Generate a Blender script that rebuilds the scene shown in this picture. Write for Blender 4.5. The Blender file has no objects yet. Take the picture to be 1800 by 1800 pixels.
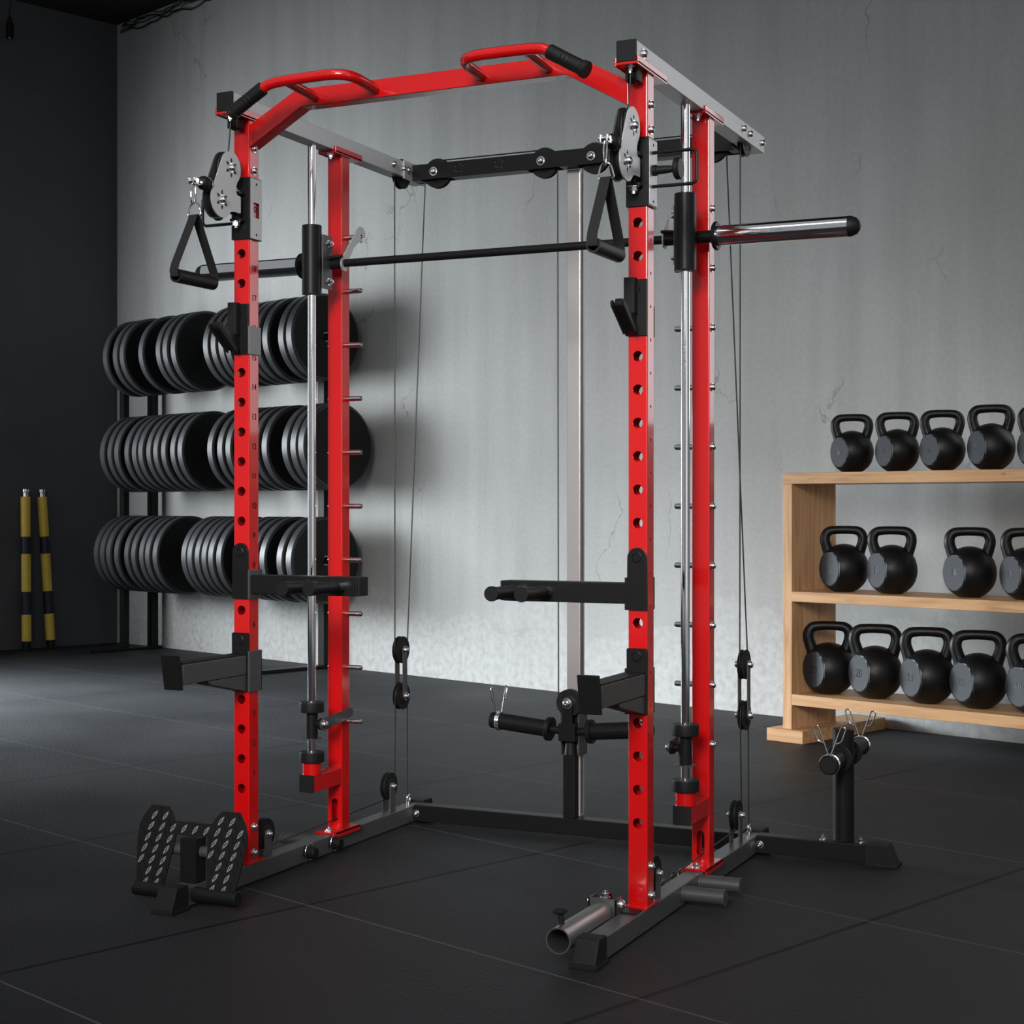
import bpy, bmesh, math, random
from mathutils import Vector, Matrix
random.seed(7)
PI = math.pi
sc = bpy.context.scene
COL = sc.collection
V = Vector

# ------------------------------------------------------------------ materials
MATS = {}
def mat(name, col, rough=.5, metal=0., coat=0., coat_r=.1, spec=.5, noise=0., nscale=40., bump=0., bscale=200.):
    m = bpy.data.materials.new(name); m.use_nodes = True
    nt = m.node_tree; b = nt.nodes['Principled BSDF']
    b.inputs['Base Color'].default_value = (*col, 1)
    b.inputs['Roughness'].default_value = rough
    b.inputs['Metallic'].default_value = metal
    b.inputs['Coat Weight'].default_value = coat
    b.inputs['Coat Roughness'].default_value = coat_r
    b.inputs['Specular IOR Level'].default_value = spec
    tc = nt.nodes.new('ShaderNodeTexCoord')
    if noise:
        n = nt.nodes.new('ShaderNodeTexNoise'); n.inputs['Scale'].default_value = nscale; n.inputs['Detail'].default_value = 4
        nt.links.new(tc.outputs['Object'], n.inputs['Vector'])
        r = nt.nodes.new('ShaderNodeMix'); r.data_type = 'RGBA'
        r.inputs['A'].default_value = (*[c*(1-noise) for c in col], 1)
        r.inputs['B'].default_value = (*[min(1, c*(1+noise)) for c in col], 1)
        nt.links.new(n.outputs['Fac'], r.inputs['Factor']); nt.links.new(r.outputs['Result'], b.inputs['Base Color'])
    if bump:
        n2 = nt.nodes.new('ShaderNodeTexNoise'); n2.inputs['Scale'].default_value = bscale; n2.inputs['Detail'].default_value = 3
        nt.links.new(tc.outputs['Object'], n2.inputs['Vector'])
        bp = nt.nodes.new('ShaderNodeBump'); bp.inputs['Strength'].default_value = bump; bp.inputs['Distance'].default_value = .002
        nt.links.new(n2.outputs['Fac'], bp.inputs['Height']); nt.links.new(bp.outputs['Normal'], b.inputs['Normal'])
    MATS[name] = m
    return m

RED = mat('red_gloss_enamel', (.60, .003, .004), .26, coat=.7, coat_r=.06, spec=.4, noise=.03, nscale=12)
GREY = mat('grey_powder_coat', (.10, .10, .104), .38, metal=.35, noise=.05, bump=.05, bscale=700)
PALEGREY = mat('grey_coat_with_painted_sheen', (.42, .42, .43), .36, metal=.25, noise=.04, bump=.04, bscale=700)  # paler copy of the base beams' grey, reflected light put into its colour
BLACK = mat('black_satin_steel', (.0085, .0085, .009), .40, spec=.2, noise=.1, bump=.05, bscale=600)
DKGREY = mat('dark_grey_steel', (.075, .075, .078), .4, metal=.3, noise=.05)
PLASTIC = mat('black_plastic', (.012, .012, .0125), .55, spec=.18, noise=.1)
RUBBER = mat('black_rubber', (.008, .008, .0085), .5, spec=.25, noise=.15)
CHROME = mat('polished_chrome', (.85, .85, .86), .09, metal=1., noise=.01)
ZINC = mat('zinc_plated_steel', (.72, .72, .74), .22, metal=1., noise=.03)
ALU = mat('satin_aluminium', (.50, .485, .485), .36, metal=.5, noise=.04, nscale=8)
REFLGREY = mat('steel_with_painted_reflection', (.17, .17, .175), .4, metal=.3, noise=.05)  # lighter steel for the left hook plate, its reflection put into the colour
TUBE = mat('brushed_grey_steel', (.24, .235, .235), .32, metal=.8, noise=.06)
CABLE = mat('black_cable_sheath', (.008, .008, .008), .45, noise=.1)
WEB = mat('black_nylon_webbing', (.013, .013, .0135), .7, spec=.25, noise=.2, nscale=300, bump=.3, bscale=900)
INK = mat('dark_paint_marking', (.012, .001, .001), .7, spec=.1, noise=.1)
HOLE = mat('dark_recess', (.01, .008, .008), .8, noise=.1)
PLATE = mat('black_rubber_lit_rim', (.030, .031, .034), .42, spec=.5, noise=.12, nscale=25, bump=.12, bscale=120)  # rim copy of the plate rubber, paler for the highlights on it
PLSHADE = mat('black_rubber_shaded_face', (.006, .006, .0065), .55, spec=.3, noise=.2, nscale=20, bump=.1, bscale=120)  # face copy of the same rubber, darkened for the shade on it
KETTLE = mat('black_cast_iron', (.0055, .0055, .006), .42, spec=.32, noise=.15, nscale=40, bump=.25, bscale=220)
KFACE = mat('slate_grey_vinyl', (.016, .017, .021), .62, spec=.4, noise=.15, nscale=60, bump=.2, bscale=200)
YEL = mat('yellow_vinyl', (.80, .55, .07), .45, noise=.12, nscale=20)
NAVY = mat('navy_black_tape', (.012, .012, .03), .5, noise=.1)

def nodes_of(m):
    nt = m.node_tree
    return nt, nt.nodes, nt.links, nt.nodes['Principled BSDF']

def ramp(nt, pts):
    r = nt.nodes.new('ShaderNodeValToRGB')
    e = r.color_ramp.elements
    while len(e) < len(pts): e.new(.5)
    for i, (p, c) in enumerate(pts):
        e[i].position = p
        e[i].color = (*c, 1) if isinstance(c, tuple) else (c, c, c, 1)
    return r

def wood_mat(name='oiled_oak_boards', sc_=(1.4, 16, 16)):
    m = mat(name, (.5, .28, .13), .5)
    nt, N, L, b = nodes_of(m)
    tc = N.new('ShaderNodeTexCoord'); mp = N.new('ShaderNodeMapping'); mp.inputs['Scale'].default_value = sc_
    L.new(tc.outputs['Object'], mp.inputs['Vector'])
    n = N.new('ShaderNodeTexNoise'); n.inputs['Scale'].default_value = 2.2; n.inputs['Detail'].default_value = 7; n.inputs['Distortion'].default_value = .6
    L.new(mp.outputs['Vector'], n.inputs['Vector'])
    r = ramp(nt, [(.25, (.42, .20, .085)), (.5, (.60, .335, .155)), (.75, (.70, .42, .21))])
    L.new(n.outputs['Fac'], r.inputs['Fac'])
    k = N.new('ShaderNodeTexVoronoi'); k.inputs['Scale'].default_value = 7.; k.feature = 'F1'
    mp2 = N.new('ShaderNodeMapping'); mp2.inputs['Scale'].default_value = (.6, 1, 1); L.new(tc.outputs['Object'], mp2.inputs['Vector']); L.new(mp2.outputs['Vector'], k.inputs['Vector'])
    rk = ramp(nt, [(.0, .25), (.045, .55), (.07, 1.)]); L.new(k.outputs['Distance'], rk.inputs['Fac'])
    mx = N.new('ShaderNodeMix'); mx.data_type = 'RGBA'; mx.blend_type = 'MULTIPLY'; mx.inputs['Factor'].default_value = .8
    L.new(r.outputs['Color'], mx.inputs['A']); L.new(rk.outputs['Color'], mx.inputs['B']); L.new(mx.outputs['Result'], b.inputs['Base Color'])
    bp = N.new('ShaderNodeBump'); bp.inputs['Strength'].default_value = .15; bp.inputs['Distance'].default_value = .003
    L.new(n.outputs['Fac'], bp.inputs['Height']); L.new(bp.outputs['Normal'], b.inputs['Normal'])
    return m
WOOD = wood_mat(); WOODV = wood_mat('oiled_oak_upright_boards', (16, 16, 1.4))

def wall_mat():
    m = mat('weathered_grey_plaster', (.4, .4, .4), .75, spec=.3)
    nt, N, L, b = nodes_of(m)
    tc = N.new('ShaderNodeTexCoord'); ob = tc.outputs['Object']
    def noise(scale, detail=5, vec=None, dist=0., sc3=None):
        n = N.new('ShaderNodeTexNoise'); n.inputs['Scale'].default_value = scale; n.inputs['Detail'].default_value = detail; n.inputs['Distortion'].default_value = dist
        src = vec or ob
        if sc3:
            mp = N.new('ShaderNodeMapping'); mp.inputs['Scale'].default_value = sc3; L.new(src, mp.inputs['Vector']); src = mp.outputs['Vector']
        L.new(src, n.inputs['Vector']); return n.outputs['Fac']
    def math_(op, a, bb):
        n = N.new('ShaderNodeMath'); n.operation = op
        for i, s in enumerate((a, bb)):
            if isinstance(s, (int, float)): n.inputs[i].default_value = s
            else: L.new(s, n.inputs[i])
        return n.outputs[0]
    def mix(fac, a, bb, blend='MIX'):
        n = N.new('ShaderNodeMix'); n.data_type = 'RGBA'; n.blend_type = blend
        for key, s in (('Factor', fac), ('A', a), ('B', bb)):
            if isinstance(s, (int, float)): n.inputs[key].default_value = s
            elif isinstance(s, tuple): n.inputs[key].default_value = (*s, 1)
            else: L.new(s, n.inputs[key])
        return n.outputs['Result']
    big = ramp(nt, [(.3, (.42, .42, .405)), (.55, (.465, .468, .462)), (.75, (.50, .505, .50))]); L.new(noise(.9, 6), big.inputs['Fac'])
    streak = ramp(nt, [(.3, .86), (.6, 1.04)]); L.new(noise(1., 6, sc3=(7, 7, .5)), streak.inputs['Fac'])
    c = mix(.7, big.outputs['Color'], streak.outputs['Color'], 'MULTIPLY')
    fine = ramp(nt, [(.3, .9), (.7, 1.05)]); L.new(noise(45, 4), fine.inputs['Fac'])
    c = mix(.6, c, fine.outputs['Color'], 'MULTIPLY')
    # ---- pale scuffed band of bare plaster along the foot of the wall, with a ragged upper edge
    sep = N.new('ShaderNodeSeparateXYZ'); L.new(ob, sep.inputs['Vector'])
    edge = math_('ADD', sep.outputs['Z'], math_('MULTIPLY', math_('SUBTRACT', noise(1.5, 8, dist=.4), .5), -1.0))
    band = ramp(nt, [(.0, 1.), (.30, .75), (.44, .55), (.455, 0.)]); band.color_ramp.interpolation = 'LINEAR'
    L.new(edge, band.inputs['Fac'])
    sp = ramp(nt, [(.35, (.43, .43, .42)), (.5, (.52, .52, .51)), (.65, (.59, .59, .58))]); L.new(noise(26, 9), sp.inputs['Fac'])
    c = mix(math_('MULTIPLY', band.outputs['Color'], .75), c, sp.outputs['Color'])
    # ---- hairline cracks and pits
    wv = N.new('ShaderNodeMapping'); wv.inputs['Scale'].default_value = (1.3, 1.3, .16); L.new(ob, wv.inputs['Vector'])
    nv = N.new('ShaderNodeTexNoise'); nv.inputs['Scale'].default_value = 3.; nv.inputs['Detail'].default_value = 6; L.new(ob, nv.inputs['Vector'])
    av = N.new('ShaderNodeVectorMath'); av.operation = 'MULTIPLY_ADD'; L.new(nv.outputs['Color'], av.inputs[0]); av.inputs[1].default_value = (.35, .35, .35); L.new(wv.outputs['Vector'], av.inputs[2])
    vo = N.new('ShaderNodeTexVoronoi'); vo.feature = 'DISTANCE_TO_EDGE'; vo.inputs['Scale'].default_value = 1.05; L.new(av.outputs['Vector'], vo.inputs['Vector'])
    cr = ramp(nt, [(0., 1.), (.0022, .6), (.004, 0.)]); L.new(vo.outputs['Distance'], cr.inputs['Fac'])
    gate = ramp(nt, [(.55, 0.), (.60, 1.)]); L.new(noise(1.3, 3), gate.inputs['Fac'])
    c = mix(math_('MULTIPLY', math_('MULTIPLY', cr.outputs['Color'], gate.outputs['Color']), .5), c, (.10, .10, .095))
    vp = N.new('ShaderNodeTexVoronoi'); vp.inputs['Scale'].default_value = 2.6; L.new(ob, vp.inputs['Vector'])
    pit = ramp(nt, [(0., 1.), (.016, 1.), (.024, 0.)]); L.new(vp.outputs['Distance'], pit.inputs['Fac'])
    c = mix(math_('MULTIPLY', pit.outputs['Color'], .5), c, (.08, .08, .075))
    L.new(c, b.inputs['Base Color'])
    bp = N.new('ShaderNodeBump'); bp.inputs['Strength'].default_value = .25; bp.inputs['Distance'].default_value = .006
    L.new(noise(28, 6), bp.inputs['Height']); L.new(bp.outputs['Normal'], b.inputs['Normal'])
    return m
WALL = wall_mat()
DARKWALL = mat('charcoal_painted_wall', (.085, .087, .095), .7, noise=.2, nscale=2.5, bump=.2, bscale=30)
CEIL = mat('black_painted_ceiling', (.012, .012, .014), .8, noise=.2, nscale=4)

def floor_mat():
    m = mat('black_rubber_floor_tiles', (.04, .04, .042), .5, spec=.22)
    nt, N, L, b = nodes_of(m)
    tc = N.new('ShaderNodeTexCoord'); ob = tc.outputs['Object']
    sep = N.new('ShaderNodeSeparateXYZ'); L.new(ob, sep.inputs['Vector'])
    def math_(op, a, bb=0.):
        n = N.new('ShaderNodeMath'); n.operation = op
        for i, s in enumerate((a, bb)):
            if isinstance(s, (int, float)): n.inputs[i].default_value = s
            else: L.new(s, n.inputs[i])
        return n.outputs[0]
    def seam(out, off, per, wid):
        f = math_('FRACT', math_('DIVIDE', math_('SUBTRACT', out, off), per))
        d = math_('MINIMUM', f, math_('SUBTRACT', 1., f))
        return math_('LESS_THAN', math_('MULTIPLY', d, per), wid)
    nz = N.new('ShaderNodeTexNoise'); nz.inputs['Scale'].default_value = 1.1; nz.inputs['Detail'].default_value = 7; L.new(ob, nz.inputs['Vector'])
    r = ramp(nt, [(.3, (.016, .0165, .018)), (.55, (.0215, .022, .0245)), (.75, (.028, .029, .032))]); L.new(nz.outputs['Fac'], r.inputs['Fac'])
    fl = N.new('ShaderNodeTexVoronoi'); fl.inputs['Scale'].default_value = 60; L.new(ob, fl.inputs['Vector'])
    fr = ramp(nt, [(0., 1.), (.05, .5), (.08, 0.)]); L.new(fl.outputs['Distance'], fr.inputs['Fac'])
    m1 = N.new('ShaderNodeMix'); m1.data_type = 'RGBA'; L.new(math_('MULTIPLY', fr.outputs['Color'], .25), m1.inputs['Factor']); L.new(r.outputs['Color'], m1.inputs['A']); m1.inputs['B'].default_value = (.14, .14, .15, 1)
    sA = seam(sep.outputs['X'], 7.235, 1.11, .0075)
    sB = seam(sep.outputs['Y'], -3.885, .87, .0028)
    m2 = N.new('ShaderNodeMix'); m2.data_type = 'RGBA'; L.new(sA, m2.inputs['Factor']); L.new(m1.outputs['Result'], m2.inputs['A']); m2.inputs['B'].default_value = (.004, .004, .004, 1)
    m3 = N.new('ShaderNodeMix'); m3.data_type = 'RGBA'; L.new(math_('MULTIPLY', sB, .42), m3.inputs['Factor']); L.new(m2.outputs['Result'], m3.inputs['A']); m3.inputs['B'].default_value = (.17, .17, .175, 1)
    L.new(m3.outputs['Result'], b.inputs['Base Color'])
    # fine wavy ribbing pressed into the rubber
    w = N.new('ShaderNodeTexWave'); w.wave_type = 'BANDS'; w.bands_direction = 'Y'; w.inputs['Scale'].default_value = 16; w.inputs['Distortion'].default_value = 11; w.inputs['Detail'].default_value = 3; w.inputs['Detail Scale'].default_value = 1.2
    L.new(ob, w.inputs['Vector'])
    n2 = N.new('ShaderNodeTexNoise'); n2.inputs['Scale'].default_value = 90; n2.inputs['Detail'].default_value = 4; L.new(ob, n2.inputs['Vector'])
    h = math_('ADD', math_('MULTIPLY', w.outputs['Fac'], .35), n2.outputs['Fac'])
    h = math_('SUBTRACT', h, math_('MULTIPLY', sA, 2.))
    bp = N.new('ShaderNodeBump'); bp.inputs['Strength'].default_value = .3; bp.inputs['Distance'].default_value = .004
    L.new(h, bp.inputs['Height']); L.new(bp.outputs['Normal'], b.inputs['Normal'])
    rr = ramp(nt, [(.3, .50), (.7, .66)]); L.new(nz.outputs['Fac'], rr.inputs['Fac']); L.new(rr.outputs['Color'], b.inputs['Roughness'])
    return m
FLOOR = floor_mat()

def tread_mat():
    return mat('black_checker_plate_steel', (.0055, .0055, .006), .5, spec=.25, noise=.3, nscale=25, bump=.2, bscale=60)
TREAD = tread_mat()

# ------------------------------------------------------------------ geometry helpers
def basis(d):
    d = d.normalized()
    a = V((0, 0, 1)) if abs(d.z) < .9 else V((1, 0, 0))
    u = d.cross(a).normalized(); w = d.cross(u).normalized()
    return u, w

class G:
    """collects shapes for ONE mesh"""
    def __init__(s): s.bm = bmesh.new(); s.mi = 0
    def _tag(s, n0):
        s.bm.faces.ensure_lookup_table()
        for f in s.bm.faces[n0:]: f.material_index = s.mi
    def box(s, x0, x1, y0, y1, z0, z1, bev=.002, M=None):
        b = bmesh.new()
        bmesh.ops.create_cube(b, size=1)
        for v in b.verts:
            v.co = V((x0+(v.co.x+.5)*(x1-x0), y0+(v.co.y+.5)*(y1-y0), z0+(v.co.z+.5)*(z1-z0)))
        if bev: bmesh.ops.bevel(b, geom=b.edges[:], offset=min(bev, .45*min(abs(x1-x0), abs(y1-y0), abs(z1-z0))), segments=2, affect='EDGES', profile=.5)
        return s.merge(b, M)
    def merge(s, b, M=None):
        if M is not None: bmesh.ops.transform(b, matrix=M, verts=b.verts)
        vm = {}
        for v in b.verts: vm[v] = s.bm.verts.new(v.co)
        for f in b.faces:
            try:
                nf = s.bm.faces.new([vm[v] for v in f.verts]); nf.material_index = s.mi
            except ValueError: pass
        b.free(); return s
    def ring(s, c, u, w, r, n): return [s.bm.verts.new(c+u*(r*math.cos(2*PI*i/n))+w*(r*math.sin(2*PI*i/n))) for i in range(n)]
    def skin(s, rings, closed=False, caps=True):
        n0 = len(s.bm.faces)
        n = len(rings[0]); m = len(rings)
        for k in range(m if closed else m-1):
            a, b = rings[k], rings[(k+1) % m]
            for i in range(n): s.bm.faces.new((a[i], a[(i+1) % n], b[(i+1) % n], b[i]))
        if caps and not closed:
            s.bm.faces.new(rings[0][::-1]); s.bm.faces.new(rings[-1])
        s._tag(n0); return s
    def cyl(s, p0, p1, r0, r1=None, n=20, caps=True, bev=0.):
        p0, p1 = V(p0), V(p1); r1 = r0 if r1 is None else r1
        d = (p1-p0); u, w = basis(d); dn = d.normalized()
        prof = [(0, r0-bev), (bev, r0), (d.length-bev, r1), (d.length, r1-bev)] if bev else [(0, r0), (d.length, r1)]
        return s.skin([s.ring(p0+dn*t, u, w, r, n) for t, r in prof], caps=caps)
    def lathe(s, p0, d, prof, n=28, caps=True, closed=False):
        """prof: (distance along d, radius)"""
        p0 = V(p0); d = V(d).normalized(); u, w = basis(d)
        return s.skin([s.ring(p0+d*t, u, w, max(r, 1e-4), n) for t, r in prof], caps=caps, closed=closed)
    def pipe(s, p0, p1, ro, ri, n=24):
        L = (V(p1)-V(p0)).length
        return s.lathe(p0, V(p1)-V(p0), [(0, ri), (0, ro), (L, ro), (L, ri)], n, closed=True)
    def tube(s, pts, r, n=10, closed=False, smooth=0, caps=True, flat=None):
        pts = [V(p) for p in pts]
        rs = list(r) if isinstance(r, (list, tuple)) else [r]*len(pts)
        if smooth:
            np_, nr = [], []
            m = len(pts); rng = range(m if closed else m-1)
            for i in rng:
                if closed: P = [pts[(i+k-1) % m] for k in range(4)]; R = [rs[i], rs[(i+1) % m]]
                else: P = [pts[max(i-1, 0)], pts[i], pts[i+1], pts[min(i+2, m-1)]]; R = [rs[i], rs[i+1]]
                for k in range(smooth):
                    t = k/smooth
                    np_.append(.5*((2*P[1])+(P[2]-P[0])*t+(2*P[0]-5*P[1]+4*P[2]-P[3])*t*t+(3*P[1]-P[0]-3*P[2]+P[3])*t**3))
                    nr.append(R[0]*(1-t)+R[1]*t)
            if not closed: np_.append(pts[-1]); nr.append(rs[-1])
            pts, rs = np_, nr
        m = len(pts); rings = []; u = None
        for i in range(m):
            if closed: d = pts[(i+1) % m]-pts[i-1]
            else: d = pts[min(i+1, m-1)]-pts[max(i-1, 0)]
            d = d.normalized()
            if u is None: u, w = basis(d)
            else:
                u = (u-d*u.dot(d)).normalized(); w = d.cross(u).normalized()
            if i == 0 and u is not None: w = d.cross(u).normalized()
            rings.append(s.ring(pts[i], u, w, rs[i], n))
        return s.skin(rings, closed=closed, caps=caps)
    def prism(s, poly, axis, a0, a1, bev=0.):
        """poly: 2D points in the two other axes (x:(y,z) y:(x,z) z:(x,y)), extruded along axis a0..a1"""
        def P(p, a): return V((a, p[0], p[1])) if axis == 'x' else V((p[0], a, p[1])) if axis == 'y' else V((p[0], p[1], a))
        b = bmesh.new()
        A = [b.verts.new(P(p, a0)) for p in poly]; B = [b.verts.new(P(p, a1)) for p in poly]
        n = len(poly)
        b.faces.new(A); b.faces.new(B[::-1])
        for i in range(n): b.faces.new((A[i], B[i], B[(i+1) % n], A[(i+1) % n]))
        bmesh.ops.recalc_face_normals(b, faces=b.faces)
        if bev: bmesh.ops.bevel(b, geom=b.edges[:], offset=bev, segments=2, affect='EDGES', profile=.5)
        return s.merge(b)
    def sphere(s, c, r, sx=1, sy=1, sz=1, n=20):
        b = bmesh.new(); bmesh.ops.create_uvsphere(b, u_segments=n, v_segments=n//2+2, radius=r)
        return s.merge(b, Matrix.Translation(V(c)) @ Matrix.Diagonal((sx, sy, sz, 1)))
    def bolt(s, p, d, r=.0085, h=.008, washer=True):
        """dome headed bolt standing on point p along d"""
        p = V(p); d = V(d).normalized(); t0 = 0
        if washer: s.lathe(p, d, [(0, r*1.35), (.0018, r*1.35), (.002, r*1.2)], 18); t0 = .0018
        return s.lathe(p+d*t0, d, [(0, r), (h*.45, r), (h*.8, r*.82), (h, r*.45), (h, r*.38), (h*.6, r*.34)], 14)
    def nut(s, p, d, r=.008, h=.008):
        p = V(p); d = V(d).normalized()
        s.lathe(p, d, [(0, r*1.4), (.002, r*1.4)], 16); s.lathe(p+d*.002, d, [(0, r), (h, r)], 6)
        return s.lathe(p+d*(.002+h), d, [(0, r*.55), (h*.6, r*.55)], 10)
    def face_holes(s, o, u, v, W, Hh, holes, nrm, depth=.003):
        """rectangular face o + a*u + b*v (0..W, 0..Hh) with holes [(a, b, radius_fn or r, halfcell)] and short hole walls going to -nrm"""
        o, u, v, nrm = V(o), V(u), V(v), V(nrm)
        n0 = len(s.bm.faces)
        P = lambda a, b, dd=0: s.bm.verts.new(o+u*a+v*b-nrm*dd)
        def quad(b0, b1):
            if b1-b0 > 1e-5: s.bm.faces.new((P(0, b0), P(W, b0), P(W, b1), P(0, b1)))
        cur = 0.
        for a, b, r, hc in sorted(holes, key=lambda q: q[1]):
            quad(cur, b-hc); cur = b+hc
            per = []; K = 6
            cs = [(0, b-hc), (W, b-hc), (W, b+hc), (0, b+hc)]
            for i in range(4):
                p, q = cs[i], cs[(i+1) % 4]
                for k in range(K): t = k/K; per.append((p[0]+(q[0]-p[0])*t, p[1]+(q[1]-p[1])*t))
            circ = []
            for (pa, pb) in per:
                an = math.atan2(pb-b, pa-a); rr = r(an) if callable(r) else r
                circ.append((a+rr*math.cos(an), b+rr*math.sin(an)))
            vo = [P(*p) for p in per]; vi = [P(*p) for p in circ]; vd = [P(*p, depth) for p in circ]
            n = len(per)
            for i in range(n):
                j = (i+1) % n
                s.bm.faces.new((vo[i], vo[j], vi[j], vi[i])); s.bm.faces.new((vi[i], vi[j], vd[j], vd[i]))
        quad(cur, Hh)
        s._tag(n0); return s
    def square_tube(s, x0, x1, y0, y1, z0, z1, front=(), back=(), right=(), left=(), c=.0032):
        """upright hollow square tube with chamfered corners; holes are (offset across, z, r, halfcell)"""
        h = z1-z0
        def adj(hs): return [(a-c, z-z0, r, hc) for a, z, r, hc in hs]
        s.face_holes((x0+c, y0, z0), (1, 0, 0), (0, 0, 1), x1-x0-2*c, h, adj(front), (0, -1, 0))
        s.face_holes((x1-c, y1, z0), (-1, 0, 0), (0, 0, 1), x1-x0-2*c, h, adj(back), (0, 1, 0))
        s.face_holes((x1, y0+c, z0), (0, 1, 0), (0, 0, 1), y1-y0-2*c, h, adj(right), (1, 0, 0))
        s.face_holes((x0, y1-c, z0), (0, -1, 0), (0, 0, 1), y1-y0-2*c, h, adj(left), (-1, 0, 0))
        n0 = len(s.bm.faces)
        for cx, cy, a0 in ((x1-c, y0+c, -90), (x1-c, y1-c, 0), (x0+c, y1-c, 90), (x0+c, y0+c, 180)):
            prev = None
            for k in range(4):
                a = math.radians(a0+30*k); p = (cx+c*math.cos(a), cy+c*math.sin(a))
                cur = (s.bm.verts.new((*p, z0)), s.bm.verts.new((*p, z1)))
                if prev: s.bm.faces.new((prev[0], cur[0], cur[1], prev[1]))
                prev = cur
        s._tag(n0)
        bmesh.ops.remove_doubles(s.bm, verts=s.bm.verts, dist=1e-5)
        return s
    def build(s, name, m, parent=None, smooth=35, recalc=True, loc=None):
        me = bpy.data.meshes.new(name)
        if recalc: bmesh.ops.recalc_face_normals(s.bm, faces=s.bm.faces)
        s.bm.to_mesh(me); s.bm.free()
        for mm in (m if isinstance(m, (list, tuple)) else [m]): me.materials.append(mm)
        if smooth:
            me.polygons.foreach_set('use_smooth', [True]*len(me.polygons))
            try: me.set_sharp_from_angle(angle=math.radians(smooth))
            except Exception: pass
        o = bpy.data.objects.new(name, me); COL.objects.link(o)
        if smooth:
            wn = o.modifiers.new('face_weighted_shading', 'WEIGHTED_NORMAL'); wn.keep_sharp = True; wn.weight = 80
        if parent is not None: adopt(o, parent)
        if loc is not None: o.location = loc
        return o

def world_of(o):
    M = Matrix.LocRotScale(o.location, o.rotation_euler, o.scale)
    return world_of(o.parent) @ M if o.parent else M
def adopt(o, parent):
    """parts are modelled in world coordinates: keep them there and give them their thing as parent"""
    o.parent = parent
    W = world_of(parent).inverted()
    o.data.transform(W)

def thing(name, label, cat, loc=(0, 0, 0), rz=0., group=None):
    o = bpy.data.objects.new(name, None); COL.objects.link(o)
    o.empty_display_size = .05
    o.location = loc; o.rotation_euler = (0, 0, rz)
    o['label'] = label; o['category'] = cat
    if group: o['group'] = group
    return o
def tag(o, label, cat, group=None, kind=None):
    o['label'] = label; o['category'] = cat
    if group: o['group'] = group
    if kind: o['kind'] = kind
    return o
def structure(o, label, cat):
    o['kind'] = 'structure'; o['label'] = label; o['category'] = cat; return o
def copy_tree(o, parent=None):
    c = o.copy(); COL.objects.link(c)
    if parent is not None: c.parent = parent
    for ch in list(o.children): copy_tree(ch, c)
    return c
def text_mesh(items, M, size, ext, name, m, parent):
    """items: (string, local x, local y); one mesh of flat raised characters placed by matrix M"""
    bm = bmesh.new()
    for t, x, y in items:
        cu = bpy.data.curves.new('t', 'FONT'); cu.body = t; cu.size = size; cu.extrude = ext; cu.align_x = 'CENTER'; cu.align_y = 'CENTER'
        to = bpy.data.objects.new('t', cu); COL.objects.link(to)
        dg = bpy.context.evaluated_depsgraph_get()
        me = bpy.data.meshes.new_from_object(to.evaluated_get(dg))
        me.transform(M @ Matrix.Translation((x, y, 0)))
        bm.from_mesh(me); bpy.data.objects.remove(to); bpy.data.curves.remove(cu); bpy.data.meshes.remove(me)
    g = G(); g.bm.free(); g.bm = bm
    return g.build(name, m, parent, smooth=0, recalc=False)

# ================================================================== THE RACK (its own axes are the world axes)
W = 1.1335; T = .049; TY = .047
XL, XR = .0245, 1.158            # centre lines of the left and right uprights
BY = .4848
rack = thing('power_rack', 'tall red and grey steel power rack standing in the middle of the floor', 'power rack', (.591, .4, 0))
HZ = [.2598+.08*k for k in range(20)]
PZ = [.3819+.1595*k for k in range(10)]
sym = lambda x: 2*.59125-x

# ---- base beams
for s_, x0 in ((-1, 0.), (1, W)):
    bb = G().box(x0, x0+T, -.30, 1.02, .006, .056, .003).build('base_beam', GREY, rack)
    for y0, y1, d in ((-.345, -.275, -1), (.99, 1.075, 1)):
        g = G()
        yb, yf = (y0, y1) if d < 0 else (y1, y0)
        pr = [(yb, 0), (yb, .012), (yb-d*.022, .063), (yf, .063), (yf, 0)]
        g.prism(pr, 'x', x0-.004, x0+T+.004, .0025)
        g.prism([(yb+d*.006, 0), (yb+d*.006, .011), (yf, .011), (yf, 0)], 'x', x0-.009, x0+T+.009, .002)
        g.build('rubber_foot', PLASTIC, bb)
# ---- rear lower crossbar with outrigger on the right
rb = G().box(T, W, .93, .98, .008, .060, .003).build('rear_base_bar', BLACK, rack)
for x in (T+.012, W-.012):
    G().bolt((x, .93, .034), (0, -1, 0)).build('bolt', ZINC, rb)
ob = G().box(W+T, 1.55, .93, .98, .008, .060, .003).build('outrigger_bar', BLACK, rack)
g = G(); g.prism([(1.50, 0), (1.50, .064), (1.565, .064), (1.587, .012), (1.587, 0)], 'y', .925, .985, .0025); g.prism([(1.53, 0), (1.53, .011), (1.593, .011), (1.593, 0)], 'y', .919, .991, .002)
g.build('rubber_foot', PLASTIC, ob)
for x in (1.375, 1.482):
    G().nut((x, .955, .060), (0, 0, 1)).build('bolt', ZINC, ob)
G().bolt((W+T+.012, .93, .034), (0, -1, 0)).build('bolt', ZINC, ob)
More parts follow.
